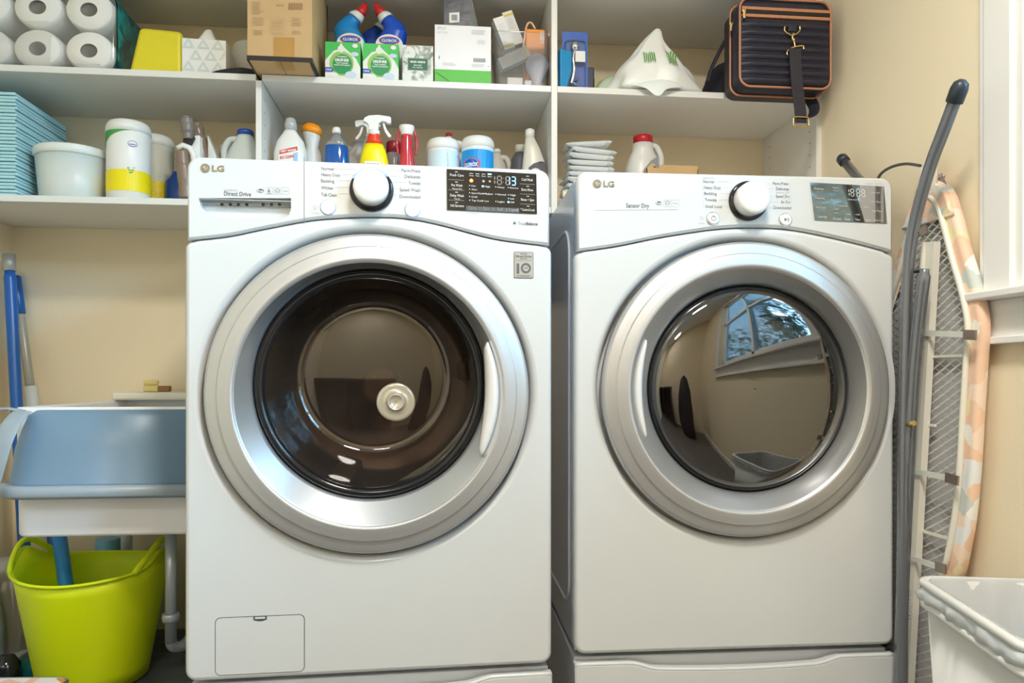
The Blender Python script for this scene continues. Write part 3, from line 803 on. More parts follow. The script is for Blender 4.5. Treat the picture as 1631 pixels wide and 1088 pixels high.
for i, s_ in enumerate(('Wrinkle Care', 'Damp Dry', 'Static Guard', 'Custom Pgm')):
    gt(ds, s_, .105, .18 + .25 * i, .05, 1, width=.13); gt(ds, s_, .105, .26 + .25 * i, .03, 3, width=.1)
for i, s_ in enumerate(('Energy Saver', 'More Time', 'Less Time', 'Control Lock')): gt(ds, s_, .87, .20 + .25 * i, .045, 1, width=.13)
for (u, v, s_) in ((.33, .12, 'High'), (.33, .2, 'Med'), (.55, .42, 'Normal'), (.41, .6, 'Medium'), (.31, .7, 'Less'), (.31, .8, 'Low'), (.47, .82, 'Low'), (.6, .82, 'Off'), (.73, .6, 'Low')): gt(ds, s_, u, v, .035, 1, width=.02 * len(s_))
for i, s_ in enumerate(('Dry Level', 'Temp.', 'Time', 'Signal')): gt(ds, s_, .31 + .14 * i, .965, .06, 1, width=(.11, .08, .07, .09)[i])
gseg('1', .49, .12, .02, .19, 1, None); gseg('8', .535, .12, .04, .19, 1, None); gseg('8', .615, .12, .04, .19, 1, None); gseg('8', .685, .12, .04, .19, 1, None)
ds.build('display', [clear_mat('display_mirror', (0, 0, 0), .42, .02), whiteink, whiteink, ink_lt], dry)

# ---- pedestals
def pedestal(mc, name, label, ledge):
    z1 = mc.loc.z - .014
    t = empty(name, label, 'pedestal', (mc.loc.x, mc.loc.y, 0), mc.rz)
    W = mc.W
    MB().box(-W / 2 + .002, W / 2 - .002, .028, DEP, .02, z1).build('pedestal_body', [enamel_side], t, bevel=.004)
    top = []
    for i in range(41):
        u = -W / 2 + W * i / 40; q = abs(u) / (W / 2)
        sc_ = 0 if q > .66 else (1 if q < .5 else .5 + .5 * math.cos(PI * (q - .5) / .16))
        dip = .008 * (1 - (q / .66) ** 2) if q < .66 else 0
        top.append((u, z1 - .004 - sc_ * .010 - dip))
    pl = [(-W / 2, .03), (W / 2, .03)] + list(reversed(top))
    pl = [(x, z) for x, z in pl]
    b = MB()
    i1 = offset_poly(pl, .004)
    b.loft([[(x, .02, z) for x, z in pl], [(x, -.001, z) for x, z in pl], [(x, -.004, z) for x, z in i1]], 0, cap0=True, cap1=True, smooth=False)
    b.build('drawer_front', [enamel], t)
    lip = MB(); lip.tube([(x * .995, .0, z - .001) for x, z in top], .0045, n=8); lip.build('drawer_lip', [enamel], t)
    for sx in (-1, 1):
        for yy in (.08, .66): MB().lathe([(.022, 0), (.022, .02)], 0, Matrix.Translation((sx * (W / 2 - .06), yy, 0)), 16).build('foot', [rubber], t)
    MB().box(-W / 2 + .02, W / 2 - .02, .06, DEP - .04, z1, mc.loc.z + .0).build('anti_slip_pad', [rubber], t)
    return t
pedestal(WA, 'laundry_pedestal', 'white drawer pedestal under the washing machine at the left', 0)
pedestal(DR, 'laundry_pedestal', 'white drawer pedestal with curved handle under the tumble dryer', 0)

# ------------------------------------------------------------------ shelving (upright panels are structure of the built-in unit: one thing each)
def xw(px, Y=YS): return atY(px, HY, Y).x
UP = [(xw(407.5), xw(416.5)), (xw(878.5), xw(887.5)), (xw(1300), XR)]
def pegs(mb, x, sgn, m):
    for k in range(40):
        z = 1.36 + .032 * k
        if z > TOPZ - .03 and x < -.3: continue
        for yy in (YS + .035, YW - .045):
            if abs(z - TOPZ) > .03 and abs(z - LOWZ) > .03:
                mb.lathe([(.0026, 0), (.0001, .0)], m, Matrix.Translation((x, yy, z)) @ Matrix.Rotation(PI / 2 * sgn, 4, 'Y'), 8, False, False)
for i, (a, b) in enumerate(UP):
    mb = MB().box(a, b, YS, YW - .001, LOWZ - TH + .0005, (TOPZ - TH if i == 0 else ZC - .02))
    pegs(mb, a - .0004, -1, 1)
    if i < 2: pegs(mb, b + .0004, 1, 1)
    o = mb.build('shelf_upright', [shelf_m, M('peg_hole', (.25, .24, .22), .8)])
    tag(o, ('white shelf upright left of the bay with the blue toilet cleaners', 'white shelf upright between clear bin of lamps and blue tool packs', 'white shelf end panel against the right wall')[i], 'shelf panel', 'white shelf uprights')
BAY = [(XL + .001, UP[0][0]), (UP[0][1], UP[1][0]), (UP[1][1], UP[2][0])]
names = {(TOPZ, 0): 'upper left white shelf carrying the toilet paper pack and tissue box', (TOPZ, 1): 'upper middle white shelf carrying green boxes and toilet cleaners', (TOPZ, 2): 'upper right white shelf carrying the shopping bag and navy bag',
         (LOWZ, 0): 'lower left white shelf carrying pale blue stack and wipes canisters', (LOWZ, 1): 'lower middle white shelf behind the washing machine with bottles on it', (LOWZ, 2): 'lower right white shelf behind the dryer with red-capped jug',
         (HIZ, 0): 'topmost left white shelf above the toilet paper', (HIZ, 1): 'topmost middle white shelf above the cardboard box', (HIZ, 2): 'topmost right white shelf above the navy bag'}
for (z, i), lab in names.items():
    x0, x1 = BAY[i]; zt = z if z != HIZ else HIZ + TH
    tag(MB().box(x0 + .0006, x1 - .0006, YS + .002, YW - .001, zt - TH, zt).build('wall_shelf', [shelf_m], bevel=.001), lab, 'shelf', 'white wall shelves')

def item(name, label, cat, px, Y, z, rz=0, group=None):        # base centre placed on a shelf
    p_ = atY(px, HY, Y); return empty(name, label, cat, (p_.x, Y, z), rz, group)
def one(mb, name, mats, label, cat, px, Y, z, rz=0, group=None, **k):   # a thing that is one mesh
    o = mb.build(name, mats, **k); p_ = atY(px, HY, Y); o.location = (p_.x, Y, z); o.rotation_euler = (0, 0, rz)
    return tag(o, label, cat, group)
def lit(n, c=(.8, .8, .8), r=.45, metal=0, **k): return M(n, c, r, metal, **k)
red_p = lit('red_plastic', (.62, .02, .02), .3); blue_p = lit('blue_plastic', (.01, .08, .42), .3); orange_p = lit('orange_plastic', (.92, .30, .0), .4)

# ============ upper shelf, left bay
# toilet paper pack: film, rolls, printed side
Y0 = 1.93; mp = mpp(100, Y0); zt = TOPZ
xs_r = xAt(178, Y0); pw = .38; rr = .0565
tp = empty('toilet_paper_pack', 'plastic wrapped pack of white toilet rolls with teal printed side', 'toilet paper', (xs_r - pw / 2, Y0, TOPZ)); tp.scale = (1, 1, .86)
roll_m = lit('tissue', (.86, .83, .78), .9, bump=.25, bscale=120)
core_m = lit('roll_core', (.30, .24, .20), .9)
for r_ in range(2):
    for c_ in range(3):
        for dpt in range(2):
            x = pw / 2 - rr - .002 - c_ * (2 * rr + .006); z = rr + .003 + r_ * (2 * rr + .004)
            T = Matrix.Translation((x, .012 + dpt * .115, z)) @ Matrix.Rotation(-PI / 2, 4, 'X')
            mb = MB().lathe([(.020, .0), (rr - .006, 0), (rr - .001, .005), (rr, .012), (rr, .104), (.02, .108)], 0, T, 40, False, False)
            mb.lathe([(.020, 0), (.0195, .10), (.0005, .10)], 1, T, 24, False, False)
            mb.build('toilet_roll', [roll_m, core_m], tp)
film = clear_mat('wrap_film', (.97, .97, .97), .05, .12, (.9, .88, .85), .14)
fm = MB(); H2 = 4 * rr + .014
fm.loft([[(x, 0.0 if abs(x) < pw / 2 - .03 else .02, z) for x, z in rrect(pw - .03, H2 - .03, .03, 6, 0, H2 / 2)], [(x, .012, z) for x, z in rrect(pw, H2, .045, 6, 0, H2 / 2)], [(x, .03, z) for x, z in rrect(pw, H2, .045, 6, 0, H2 / 2)]], 0, cap0=True, cap1=False)
fm.build('clear_film', [film], tp)
teal = bpy.data.materials.new('teal_scales'); teal.use_nodes = True; nt = teal.node_tree; MATS['teal_scales'] = teal
vo = nt.nodes.new('ShaderNodeTexVoronoi'); vo.inputs['Scale'].default_value = 42
tcn = nt.nodes.new('ShaderNodeTexCoord'); nt.links.new(tcn.outputs['Object'], vo.inputs['Vector'])
rp = nt.nodes.new('ShaderNodeValToRGB'); nt.links.new(vo.outputs['Color'], rp.inputs[0]); nt.links.new(rp.outputs[0], nt.nodes['Principled BSDF'].inputs['Base Color'])
rp.color_ramp.elements[0].color = (0, .10, .12, 1); rp.color_ramp.elements[0].position = .2; rp.color_ramp.elements[1].color = (0, .42, .40, 1); rp.color_ramp.elements[1].position = .8
nt.nodes['Principled BSDF'].inputs['Roughness'].default_value = .35
sl = MB(); O = rrect(pw + .004, H2 + .002, .042, 6, 0, H2 / 2)
sl.loft([[(x, .03, z) for x, z in O], [(x, .235, z) for x, z in O]], 0, cap0=False, cap1=True)
sl.build('printed_sleeve', [teal], tp)

# yellow flat package
b = MB(); Y0 = 1.99
x0, x1 = xAt(205, 1.96), xAt(300, 1.99)
yp = MB().prism([(-.078, 0), (.050, 0), (.050, .112), (-.052, .118)], 0, .19, 0)
one(yp, 'yellow_package', [lit('yellow_film', (.78, .66, .02), .4, bump=.3, bscale=30)], 'soft yellow package between teal toilet paper pack and tissue box', 'package', 256, 1.945, TOPZ, bevel=.012, seg=3)
# tissue box
t = item('tissue_box', 'white patterned tissue box with a tissue standing out', 'tissue box', 325, 1.945, TOPZ, .06)
b = MB().box(-.052, .052, 0, .108, 0, .085)
b.prism([(-.052, .085), (.052, .085), (.052, .0925), (-.052, .0925)], 0, .108)
fnn = yf(-.0006); pm = 1
for i in range(3):
    for j in range(3):
        cx_, cz_ = -.037 + .035 * i + (.0175 if j % 2 else 0), .012 + .028 * j
        for s_ in (1., .66):
            tri = [(cx_ + .016 * s_ * math.cos(a), cz_ + .009 + .016 * s_ * math.sin(a)) for a in (-PI / 6, PI / 2, 7 * PI / 6)]
            for k in range(3):
                if max(abs(tri[k][0]), abs(tri[(k + 1) % 3][0])) < .051: bar(b, tri[k], tri[(k + 1) % 3], .0022, fnn, 1)
b.build('carton', [lit('tissue_carton', (.84, .86, .85), .6), lit('carton_pattern', (.66, .72, .72), .6)], t)
ts = MB()
for q in range(1):
    ts.loft([[(-.03, .03, .093), (-.01, .025, .093), (.02, .03, .093), (.03, .07, .093), (0, .078, .093), (-.028, .06, .093)], [(-.018, .035, .112), (-.004, .03, .112), (.014, .036, .112), (.02, .06, .112), (0, .066, .112), (-.017, .055, .112)], [(-.007, .04, .132), (0, .038, .134), (.007, .042, .136), (.009, .052, .134), (.002, .055, .132), (-.006, .05, .13)]], 0)
ts.build('tissue', [lit('tissue_sheet', (.9, .9, .89), .8)], t, solid=.0006)
# black folded pouch
pc = MB(); 
pc.loft([[(x0_, y_, z_) for (y_, z_) in ((-.02 * h - .005, .001), (.02 * h, .001), (.03 * h, .010 * h), (.0, .020 * h), (-.022 * h, .012 * h))] for x0_, h in ((-.052, .4), (-.035, .7), (-.01, .95), (.02, 1.1), (.048, .95), (.055, .6))], 0)
one(pc, 'black_pouch', [lit('black_fabric', (.015, .014, .02), .6, bump=.4, bscale=40)], 'small black folded fabric pouch beside the tissue box', 'pouch', 372, 1.945, TOPZ).scale = (1.05, 1, 1.2)
# paper towel roll behind
pr = MB().lathe([(.052, 0), (.055, .003), (.055, .14), (.052, .146), (.02, .146), (.02, .10)], 0, None, 40, True, True)
one(pr, 'paper_towel_roll', [roll_m], 'upright cream paper roll half hidden by the cardboard box', 'paper roll', 405, 2.11, TOPZ)

# ============ upper shelf, middle bay: big cardboard carton overhanging the shelf edge
card = lit('cardboard', (.62, .41, .20), .75, var=.08, vscale=12); card_d = lit('cardboard_print', (.36, .22, .11), .75); tape = lit('brown_tape', (.50, .27, .07), .3)
YB_ = 1.835
xl, xr = xAt(394, YB_), xAt(497, YB_); z0 = TOPZ + .0015; cw = xr - xl
BD = .255
t = empty('cardboard_carton', 'large brown cardboard carton with black edge overhanging the upper shelf', 'box', ((xl + xr) / 2, YB_, z0))
zf = zAt(450, 85, YB_)
b = MB()
hh = .30
b.box(-cw / 2, cw / 2, 0, BD, 0, hh, 0)
k = hh
f_ = yf(-.0006)
# printed blocks on the front
def cc(px, py): p_ = atY(px, py, YB_); return (p_.x - (xl + xr) / 2, p_.z - z0)
r_ = random.Random(5)
def block(mb, px0, px1, py0, py1, rows, m, jag=.15, centre=True):
    for i in range(rows):
        y_ = py0 + (py1 - py0) * i / rows; wd = (px1 - px0) * (1 - r_.random() * jag); c_ = (px0 + px1) / 2 if centre else px0 + wd / 2
        a, c2 = cc(c_ - wd / 2, y_), cc(c_ + wd / 2, y_ + (py1 - py0) / rows * .62)
        mb.flat([(a[0], c2[1]), (c2[0], c2[1]), (c2[0], a[1]), (a[0], a[1])], f_, m)
block(b, 401, 420, 3, 24, 9, 1, .4, False); block(b, 439, 453, 8, 11, 1, 1); block(b, 401, 420, 28, 42, 6, 1, .1); block(b, 427, 455, 28, 57, 13, 1, .35); block(b, 460, 483, 28, 43, 7, 1, .45); block(b, 401, 420, 48, 57, 4, 1, .3); block(b, 463, 480, 49, 56, 4, 1, .4)
block(b, 425, 445, -2, 1, 1, 1)
for i in range(16):
    xx = 459.5 + i * 1.42; a, c2 = cc(xx, 5), cc(xx + (.9 if i % 3 else 1.15), 16)
    b.flat([(a[0], c2[1]), (c2[0], c2[1]), (c2[0], a[1]), (a[0], a[1])], f_, 1)
for (p0, p1, q0, q1, mm) in ((436, 469, 59, 80, 2),):
    a, c2 = cc(p0, q0), cc(p1, q1); b.flat([(a[0], 0), (c2[0], 0), (c2[0], a[1]), (a[0], a[1])], yf(-.0009), mm)
# tape on the underside and side arrows
fb = lambda u, v: Vector((u, v, -.0004))
b.flat([(-.012, 0), (.028, 0), (.028, .055), (-.012, .055)][::-1], lambda u, v: Vector((u, v, -.0004)), 2)
b.flat([(-.001, 0), (.0005, 0), (.0005, BD), (-.001, BD)][::-1], lambda u, v: Vector((u, v, -.0006)), 3)
fs_ = lambda u, v: Vector((cw / 2 + .0005, u, v))
for s0 in (.085, .115):
    bar(b, (s0, .03), (s0, .075), .0025, fs_, 3); disc(b, s0, .077, .004, fs_, 3, 8)
for (p_, q_) in (((.06, .02), (.15, .02)), ((.15, .02), (.15, .09)), ((.15, .09), (.06, .09)), ((.06, .09), (.06, .02))): bar(b, p_, q_, .001, fs_, 3)
b.build('carton', [card, card_d, tape, lit('carton_line', (.2, .15, .10), .8)], t)
e_ = MB(); h_ = .008
blk = lit('black_tape', (.02, .018, .018), .35)
e_.box(-cw / 2 - .001, cw / 2 + .001, -.0012, 0, -.0012, .010); e_.box(-cw / 2 - .001, -cw / 2 + .003, -.0012, BD, -.0012, 0)
e_.box(cw / 2, cw / 2 + .0012, 0, BD, -.0012, .010); e_.box(cw / 2 - .006, cw / 2 + .001, 0, BD, -.0012, 0); e_.box(cw / 2 , cw / 2 + .0012, BD - .01, BD, 0, hh)
e_.build('edge_tape', [blk], t)

# toilet bowl cleaners with slanted necks
def bowl_cleaner(px, Y, colr, mirror, label, zoff=0):
    t = item('toilet_cleaner_bottle', label, 'cleaner bottle', px, Y, TOPZ, 0, 'blue toilet cleaner bottles'); t.scale = (1.04, 1, .92)
    k = -1 if mirror else 1
    b = MB(); b.stack([(0, .036, .022), (.004, .040, .025), (.06, .041, .026), (.105, .041, .026), (.13, .040, .026), (.15, .037, .026, -.004 * k, 0), (.17, .032, .025, -.012 * k, 0)], 0, None, 28, .8, cap1=False)
    # bent shoulder to an angled neck
    rings = []
    for (cx_, cz_, ang, r0, r1) in ((-.012, .17, 0, .032, .025), (-.011, .184, 12, .028, .023), (-.004, .196, 28, .0215, .02), (.004, .205, 38, .018, .018), (.008, .210, 40, .0175, .0175)):
        a = math.radians(ang); rings.append([Vector((k * (cx_ + u * math.cos(a)), v, cz_ - u * math.sin(a))) for u, v in ell(r0, r1, 28, e=.9)])
    if mirror: rings = [list(reversed(r)) for r in rings]
    b.loft(rings, 0, cap0=False)
    b.build('bottle', [colr], t)
    def cone(secs, nm, mat):
        rings = []
        for (cx_, cz_, ang, r0) in secs:
            a = math.radians(ang); q = [Vector((k * (cx_ + u * math.cos(a)), v, cz_ - u * math.sin(a))) for u, v in ell(r0, r0, 20)]
            rings.append(list(reversed(q)) if mirror else q)
        MB().loft(rings, 0).build(nm, [mat], t)
    cone([(.0075, .209, 40, .0205), (.013, .216, 40, .0195), (.020, .224, 38, .0145)], 'collar', white_pl)
    cone([(.019, .223, 38, .0150), (.026, .233, 32, .0125), (.032, .246, 20, .0085), (.035, .256, 12, .0045)], 'spout_cap', red_p)
    # front label
    lb = MB(); fn_ = yf(-.0274)
    pts_ = ell(.034, .030, 28, 0, .125)
    lb.flat([(x, min(z, .2)) for x, z in pts_], fn_, 0)
    lb.flat([(-.034, .01), (.034, .01), (.034, .125), (-.034, .125)], yf(-.0270), 0)
    lb.flat(ell(.0255, .0115, 24, 0, .137), yf(-.0280), 1); lb.flat(ell(.0235, .0095, 24, 0, .137), yf(-.0284), 2)
    lb.text('CLOROX', 0, .133, .0105, yf(-.0288), 0, 'c', .04, width=.038)
    lb.build('label', [paper, red_p, lit('label_blue', (.03, .10, .55), .5)], t)
    return t
cyan_b = lit('cyan_bottle', (.01, .24, .62), .22); roy_b = lit('royal_bottle', (.01, .08, .55), .22)
o1 = bowl_cleaner(560, 2.012, cyan_b, False, 'light blue toilet cleaner bottle with red spout, left of the pair')
o2 = bowl_cleaner(621, 2.009, roy_b, True, 'dark blue toilet cleaner bottle with red spout leaning left')
o3 = bowl_cleaner(600, 2.072, lit('navy_bottle', (.01, .05, .30), .25), False, 'third blue toilet cleaner bottle half hidden behind the front two')
# jar with red lid behind the right cleaner
t = item('spray_can', 'brown can with red cap behind the toilet cleaners', 'can', 645, 2.08, TOPZ)
MB().lathe([(.024, 0), (.024, .12), (.018, .13)], 0, None, 24).build('can', [lit('brown_can', (.16, .08, .06), .4)], t)
MB().lathe([(.019, .13), (.019, .152), (.016, .156)], 0, None, 24).build('cap', [red_p], t)

# two green boxes
def green_box(pxl, pxr, Y, label, rz=0):
    xl, xr = xAt(pxl, Y), xAt(pxr, Y); w2 = (xr - xl) / 2; H_ = .092
    t = empty('tablet_box', label, 'box', ((xl + xr) / 2, Y, TOPZ), rz, 'green toilet tablet boxes')
    b = MB().box(-w2, w2, 0, .052, 0, H_, 0); f1, f2, f3 = yf(-.0005), yf(-.0010), yf(-.0015)
    clip = lambda P_: [(max(-w2, min(w2, x)), max(0, min(H_, z))) for x, z in P_]
    b.flat([(-w2, 0), (w2, 0), (w2, .03), (w2 * .75, .052), (w2 * .1, .078), (-w2 * .5, .070), (-w2, .045)], f1, 1)
    b.flat(clip(ell(.030, .031, 32, -.003, .038)), f2, 2); b.flat(clip(ell(.024, .025, 32, -.001, .036)), f3, 3)
    f4 = yf(-.002)
    b.flat(ell(.0085, .009, 20, -.004, .074), f4, 1); b.flat([(-.013, .072), (.005, .072), (-.004, .090)], yf(-.0022), 1)
    b.flat(ell(.007, .0055, 16, w2 - .013, .083), f4, 1); b.flat(ell(.010, .0055, 20, w2 - .014, .062), f4, 4)
    b.text('SCRUBBING', -.002, .053, .005, f4, 1, 'c', .03, width=.024); b.text('DROP-INS', -.002, .043, .0095, f4, 1, 'c', .06, width=.034)
    b.text('TOILET CLEANING', -.002, .037, .0045, f4, 1, 'c', .03, width=.030); b.text('TABLETS WITH BLEACH', -.002, .032, .0045, f4, 1, 'c', .03, width=.040)
    b.flat([(-w2, .016), (-w2 + .018, .016), (-w2 + .022, .022), (-w2 + .016, .027), (-w2, .027)], f4, 5); b.text('3 PACK', -w2 + .002, .019, .006, yf(-.0024), 1, 'l', .04, width=.015)
    b.flat(ell(.013, .007, 16, -w2 * .55, .008), f4, 1); b.flat(ell(.014, .009, 16, w2 * .45, .010), f4, 4)
    b.build('carton', [lit('box_green', (.06, .55, .10), .45), paper, lit('box_lime', (.30, .60, .12), .45), lit('box_deep', (.01, .30, .10), .45), lit('box_pale_blue', (.60, .72, .85), .5), lit('label_blue', (.03, .10, .55), .5)], t)
green_box(518, 574, 1.925, 'green toilet tablet box in front of light blue cleaner, beside cardboard carton')
green_box(578, 635, 1.925, 'green toilet tablet box beside the marbled soap bag')
# marbled bag with dark green label
marb = bpy.data.materials.new('marble_print'); marb.use_nodes = True; nt = marb.node_tree; MATS['marble_print'] = marb
nz = nt.nodes.new('ShaderNodeTexNoise'); nz.inputs['Scale'].default_value = 22; nz.inputs['Distortion'].default_value = 2.2; nz.inputs['Detail'].default_value = 6
tcn = nt.nodes.new('ShaderNodeTexCoord'); nt.links.new(tcn.outputs['Object'], nz.inputs['Vector'])
rp = nt.nodes.new('ShaderNodeValToRGB'); nt.links.new(nz.outputs['Fac'], rp.inputs[0]); nt.links.new(rp.outputs[0], nt.nodes['Principled BSDF'].inputs['Base Color'])
rp.color_ramp.elements[0].position = .36; rp.color_ramp.elements[0].color = (.22, .27, .23, 1); rp.color_ramp.elements[1].position = .52; rp.color_ramp.elements[1].color = (.80, .82, .78, 1)
b = MB(); w2 = (xAt(690, 1.925) - xAt(641, 1.925)) / 2; H_ = .092
b.box(-w2, w2, 0, .035, 0, H_, 0)
b.flat([(-.026, .028), (.026, .028), (.026, .060), (-.026, .060)], yf(-.0006), 2); b.flat([(-.024, .030), (.024, .030), (.024, .058), (-.024, .058)], yf(-.0010), 1)
b.text('MIXED GREENS', 0, .0475, .0062, yf(-.0014), 3, 'c', .05, width=.038); b.text('BAR SOAP', 0, .0395, .005, yf(-.0014), 3, 'c', .02, width=.02); b.text('100 % VEGETAL', 0, .034, .004, yf(-.0014), 3, 'c', .02, width=.026)
one(b, 'soap_carton', [marb, lit('label_green', (.05, .17, .10), .6), lit('label_grey_green', (.28, .36, .30), .6), paper], 'small marbled grey and white carton with dark green label', 'box', 665.5, 1.925, TOPZ)
# red thing sliver between marble carton and white box
one(MB().box(-.01, .01, 0, .09, 0, .05), 'red_box', [lit('red_carton', (.45, .03, .04), .5)], 'thin red box tucked between marbled carton and white box', 'box', 697, 1.965, TOPZ, bevel=.002)

# white and green box
Yq = 1.925; xl, xr = xAt(692.5, Yq), xAt(782, Yq); w2 = (xr - xl) / 2; H_ = zAt(737, 41, Yq) - TOPZ
t = empty('bulb_carton', 'large white box with green lower band and barcode', 'box', ((xl + xr) / 2, Yq, TOPZ))
b = MB().box(-w2, w2, 0, .16, 0, H_, 0)
gh = .034
for (a_, c_) in (((-w2 - .0005, -.0006), (w2 + .0005, .161)),):
    b.box(a_[0], c_[0], a_[1], c_[1], .0005, gh, 1)
f1 = yf(-.0006); f2 = yf(-.0012)
b.flat([(-w2 + .003, gh * .72), (-w2 + .035, .004), (-w2 + .038, .004), (-w2 + .004, gh * .76)], f2, 3)
b.text('BR30', -w2 + .007, H_ - .012, .010, f1, 2, 'l'); b.text('65W 2700K', -w2 + .007, H_ - .022, .007, f1, 2, 'l', width=.026)
def lines(mb, u0, u1, v, n, dv, fn, m, jag=.3, th=.0009):
    for i in range(n): mb.flat([(u0, v - i * dv), (u0 + (u1 - u0) * (1 - r_.random() * jag), v - i * dv), (u0 + (u1 - u0) * (1 - r_.random() * jag), v - i * dv + th), (u0, v - i * dv + th)], fn, m)
lines(b, w2 - .05, w2 - .012, H_ - .011, 5, .0025, f1, 2); lines(b, w2 - .035, w2 - .012, H_ - .036, 4, .003, f1, 2); lines(b, -w2 + .02, -w2 + .055, gh + .016, 3, .003, f1, 2); lines(b, w2 - .05, w2 - .01, gh + .015, 3, .003, f1, 2)
for i in range(15): b.flat([(w2 - .045 + i * .0021, gh + .022), (w2 - .045 + i * .0021 + .0011, gh + .022), (w2 - .045 + i * .0021 + .0011, gh + .032), (w2 - .045 + i * .0021, gh + .032)], f1, 3)
b.flat([(-w2 + .010, gh + .026), (-w2 + .0125, gh + .026), (-w2 + .0125, gh + .034), (-w2 + .010, gh + .034)], f1, 4)
disc(b, w2 - .007, gh + .012, .0012, f1, 3, 8)
b.build('carton', [lit('box_white', (.86, .85, .87), .45), lit('band_green', (.10, .50, .06), .5), lit('print_grey', (.55, .55, .57), .6), lit('print_dark', (.10, .12, .12), .6), lit('print_cyan', (.0, .35, .7), .5)], t)
# dark box on top of the white one
t = empty('dark_film_box', 'dark grey box in clear wrap with white barcode label, on the white box', 'box', (xAt(728, 1.94), 1.94, TOPZ + H_))
b = MB().box(-.034, .034, 0, .12, 0, .09, 0)
b.build('carton', [lit('dark_carton', (.07, .065, .08), .35, bump=.3, bscale=35)], t)
lb = MB().flat([(-.020, .012), (.006, .0155), (.006, .041), (-.020, .038)], yf(-.0008), 0)
for i in range(11): lb.flat([(-.0145 + i * .0014, .019), (-.0145 + i * .0014 + (.0009 if i % 3 else .0006), .019), (-.0145 + i * .0014 + (.0009 if i % 3 else .0006), .034), (-.0145 + i * .0014, .034)], yf(-.0012), 1)
lb.build('barcode_label', [paper, lit('print_dark', (.1, .12, .12))], t)
cw_ = MB(); cw_.add([(.034, 0, .09), (.040, .0, .07), (.056, .004, .0), (.034, .0, 0), (.034, .1, .09), (.052, .1, .0)], [(0, 3, 2, 1), (1, 2, 5, 4), (0, 1, 4)], 0)
cw_.build('loose_wrap', [clear_mat('loose_wrap_clear', (.75, .74, .76), .25, .15, (.5, .48, .5), .12)], t)

# clear bin with lamp boxes, bulb and orange package
Yq = 1.925; xl, xr = xAt(788, Yq), xAt(876, Yq); w2 = (xr - xl) / 2; H_ = zAt(832, 51, Yq) - TOPZ; xc = (xl + xr) / 2
t = empty('clear_bin', 'clear plastic bin of light bulbs and small boxes on the upper shelf', 'bin', (xc, Yq, TOPZ))
b = MB()
R0 = lambda w_, d_, z_, oy=0: [(x, y + .07 + oy, z_) for x, y in rrect(w_, d_, .014, 4)]
cb = clear_mat('clear_plastic', (.96, .96, .97), .05, .06, (.9, .91, .94), .12)
b.loft([R0(2 * w2 - .016, .124, .0), R0(2 * w2 - .014, .126, .003), R0(2 * w2 - .002, .138, H_ - .004), R0(2 * w2 + .003, .143, H_ - .004), R0(2 * w2 + .003, .143, H_)], 0, cap1=False)
b.build('bin_wall', [cb], t)
b = MB(); b.loft([R0(2 * w2 + .003, .143, H_ + .0003), R0(2 * w2 - .003, .137, H_ + .0003)], 0, cap0=False, cap1=False); b.build('bin_rim', [clear_mat('clear_rim', (.9, .9, .9), .3, .1, (.9, .9, .92), .5)], t)
def lampbox(px, py, ang, L, wd, label, Yd=1.975, yel=1):
    p_ = atY(px, py, Yd)
    b = MB().box(-wd / 2, wd / 2, 0, wd, -L / 2, L / 2, 0)
    b.box(-wd / 2 - .0004, wd / 2 + .0004, -.0004, wd + .0004, (L / 2 - .013) if yel > 0 else -L / 2 + .004, (L / 2 - .007) if yel > 0 else -L / 2 + .012, 1)
    lines(b, -wd * .3, wd * .3, L * .25, 5, .006, yf(-.0008), 2)
    o = b.build('lamp_box', [lit('lamp_carton', (.88, .87, .84), .5), lit('lamp_yellow', (.85, .66, .10), .5), lit('print_grey', (.55, .55, .57), .6)], bevel=.0008)
    o.location = p_; o.rotation_euler = (0, ang, .1); return tag(o, label, 'box', 'small lamp boxes in the clear bin')
lampbox(803, 52, math.radians(-22), .085, .030, 'small white lamp box leaning at left in the clear bin', 1.962, -1)
lampbox(817, 44, math.radians(-22), .090, .029, 'small lamp box with yellow band, upright behind another in clear bin', 2.0)
lampbox(820, 91, math.radians(62), .085, .030, 'small lamp box lying slanted across the others in the clear bin', 1.945)
b = MB().lathe([(.0, .0), (.013, .0), (.013, .020), (.016, .028), (.024, .042), (.030, .056), (.031, .066), (.027, .080), (.016, .090), (.001, .093)], 0, None, 28, False, False)
one(b, 'light_bulb', [lit('bulb_frost', (.76, .78, .92), .25)], 'frosted globe light bulb at the right front of the clear bin', 'light bulb', 855, 1.960, TOPZ + .004)
t_ = item('orange_package', 'orange plastic hanging package standing in the clear bin', 'package', 853, 1.975, TOPZ + .022, 0)
b = MB().box(-.026, .026, 0, .012, 0, .150, 0); b.text('LEDS', 0, 0, .014, lambda u, v: Vector((.022 - v, -.0006, .112 + u)), 1, 'l', .05)
b.build('card', [orange_p, paper], t_, bevel=.004)
b = MB(); b.tube(crv([(-.029, .006, .02), (-.032, .006, .09), (-.024, .006, .155), (-.012, .006, .168), (.0, .006, .152)]), .0026, 0); b.build('blister_edge', [lit('pale_orange', (.9, .55, .4), .3)], t_)
# white adaptor parts at the bottom of the bin
one(MB().box(-.03, .012, 0, .03, 0, .030).box(.015, .035, 0, .03, 0, .024), 'plug_adaptor', [white_pl], 'white plug adaptor at the bottom of the clear bin', 'adaptor', 826, 1.955, TOPZ + .004, bevel=.003)

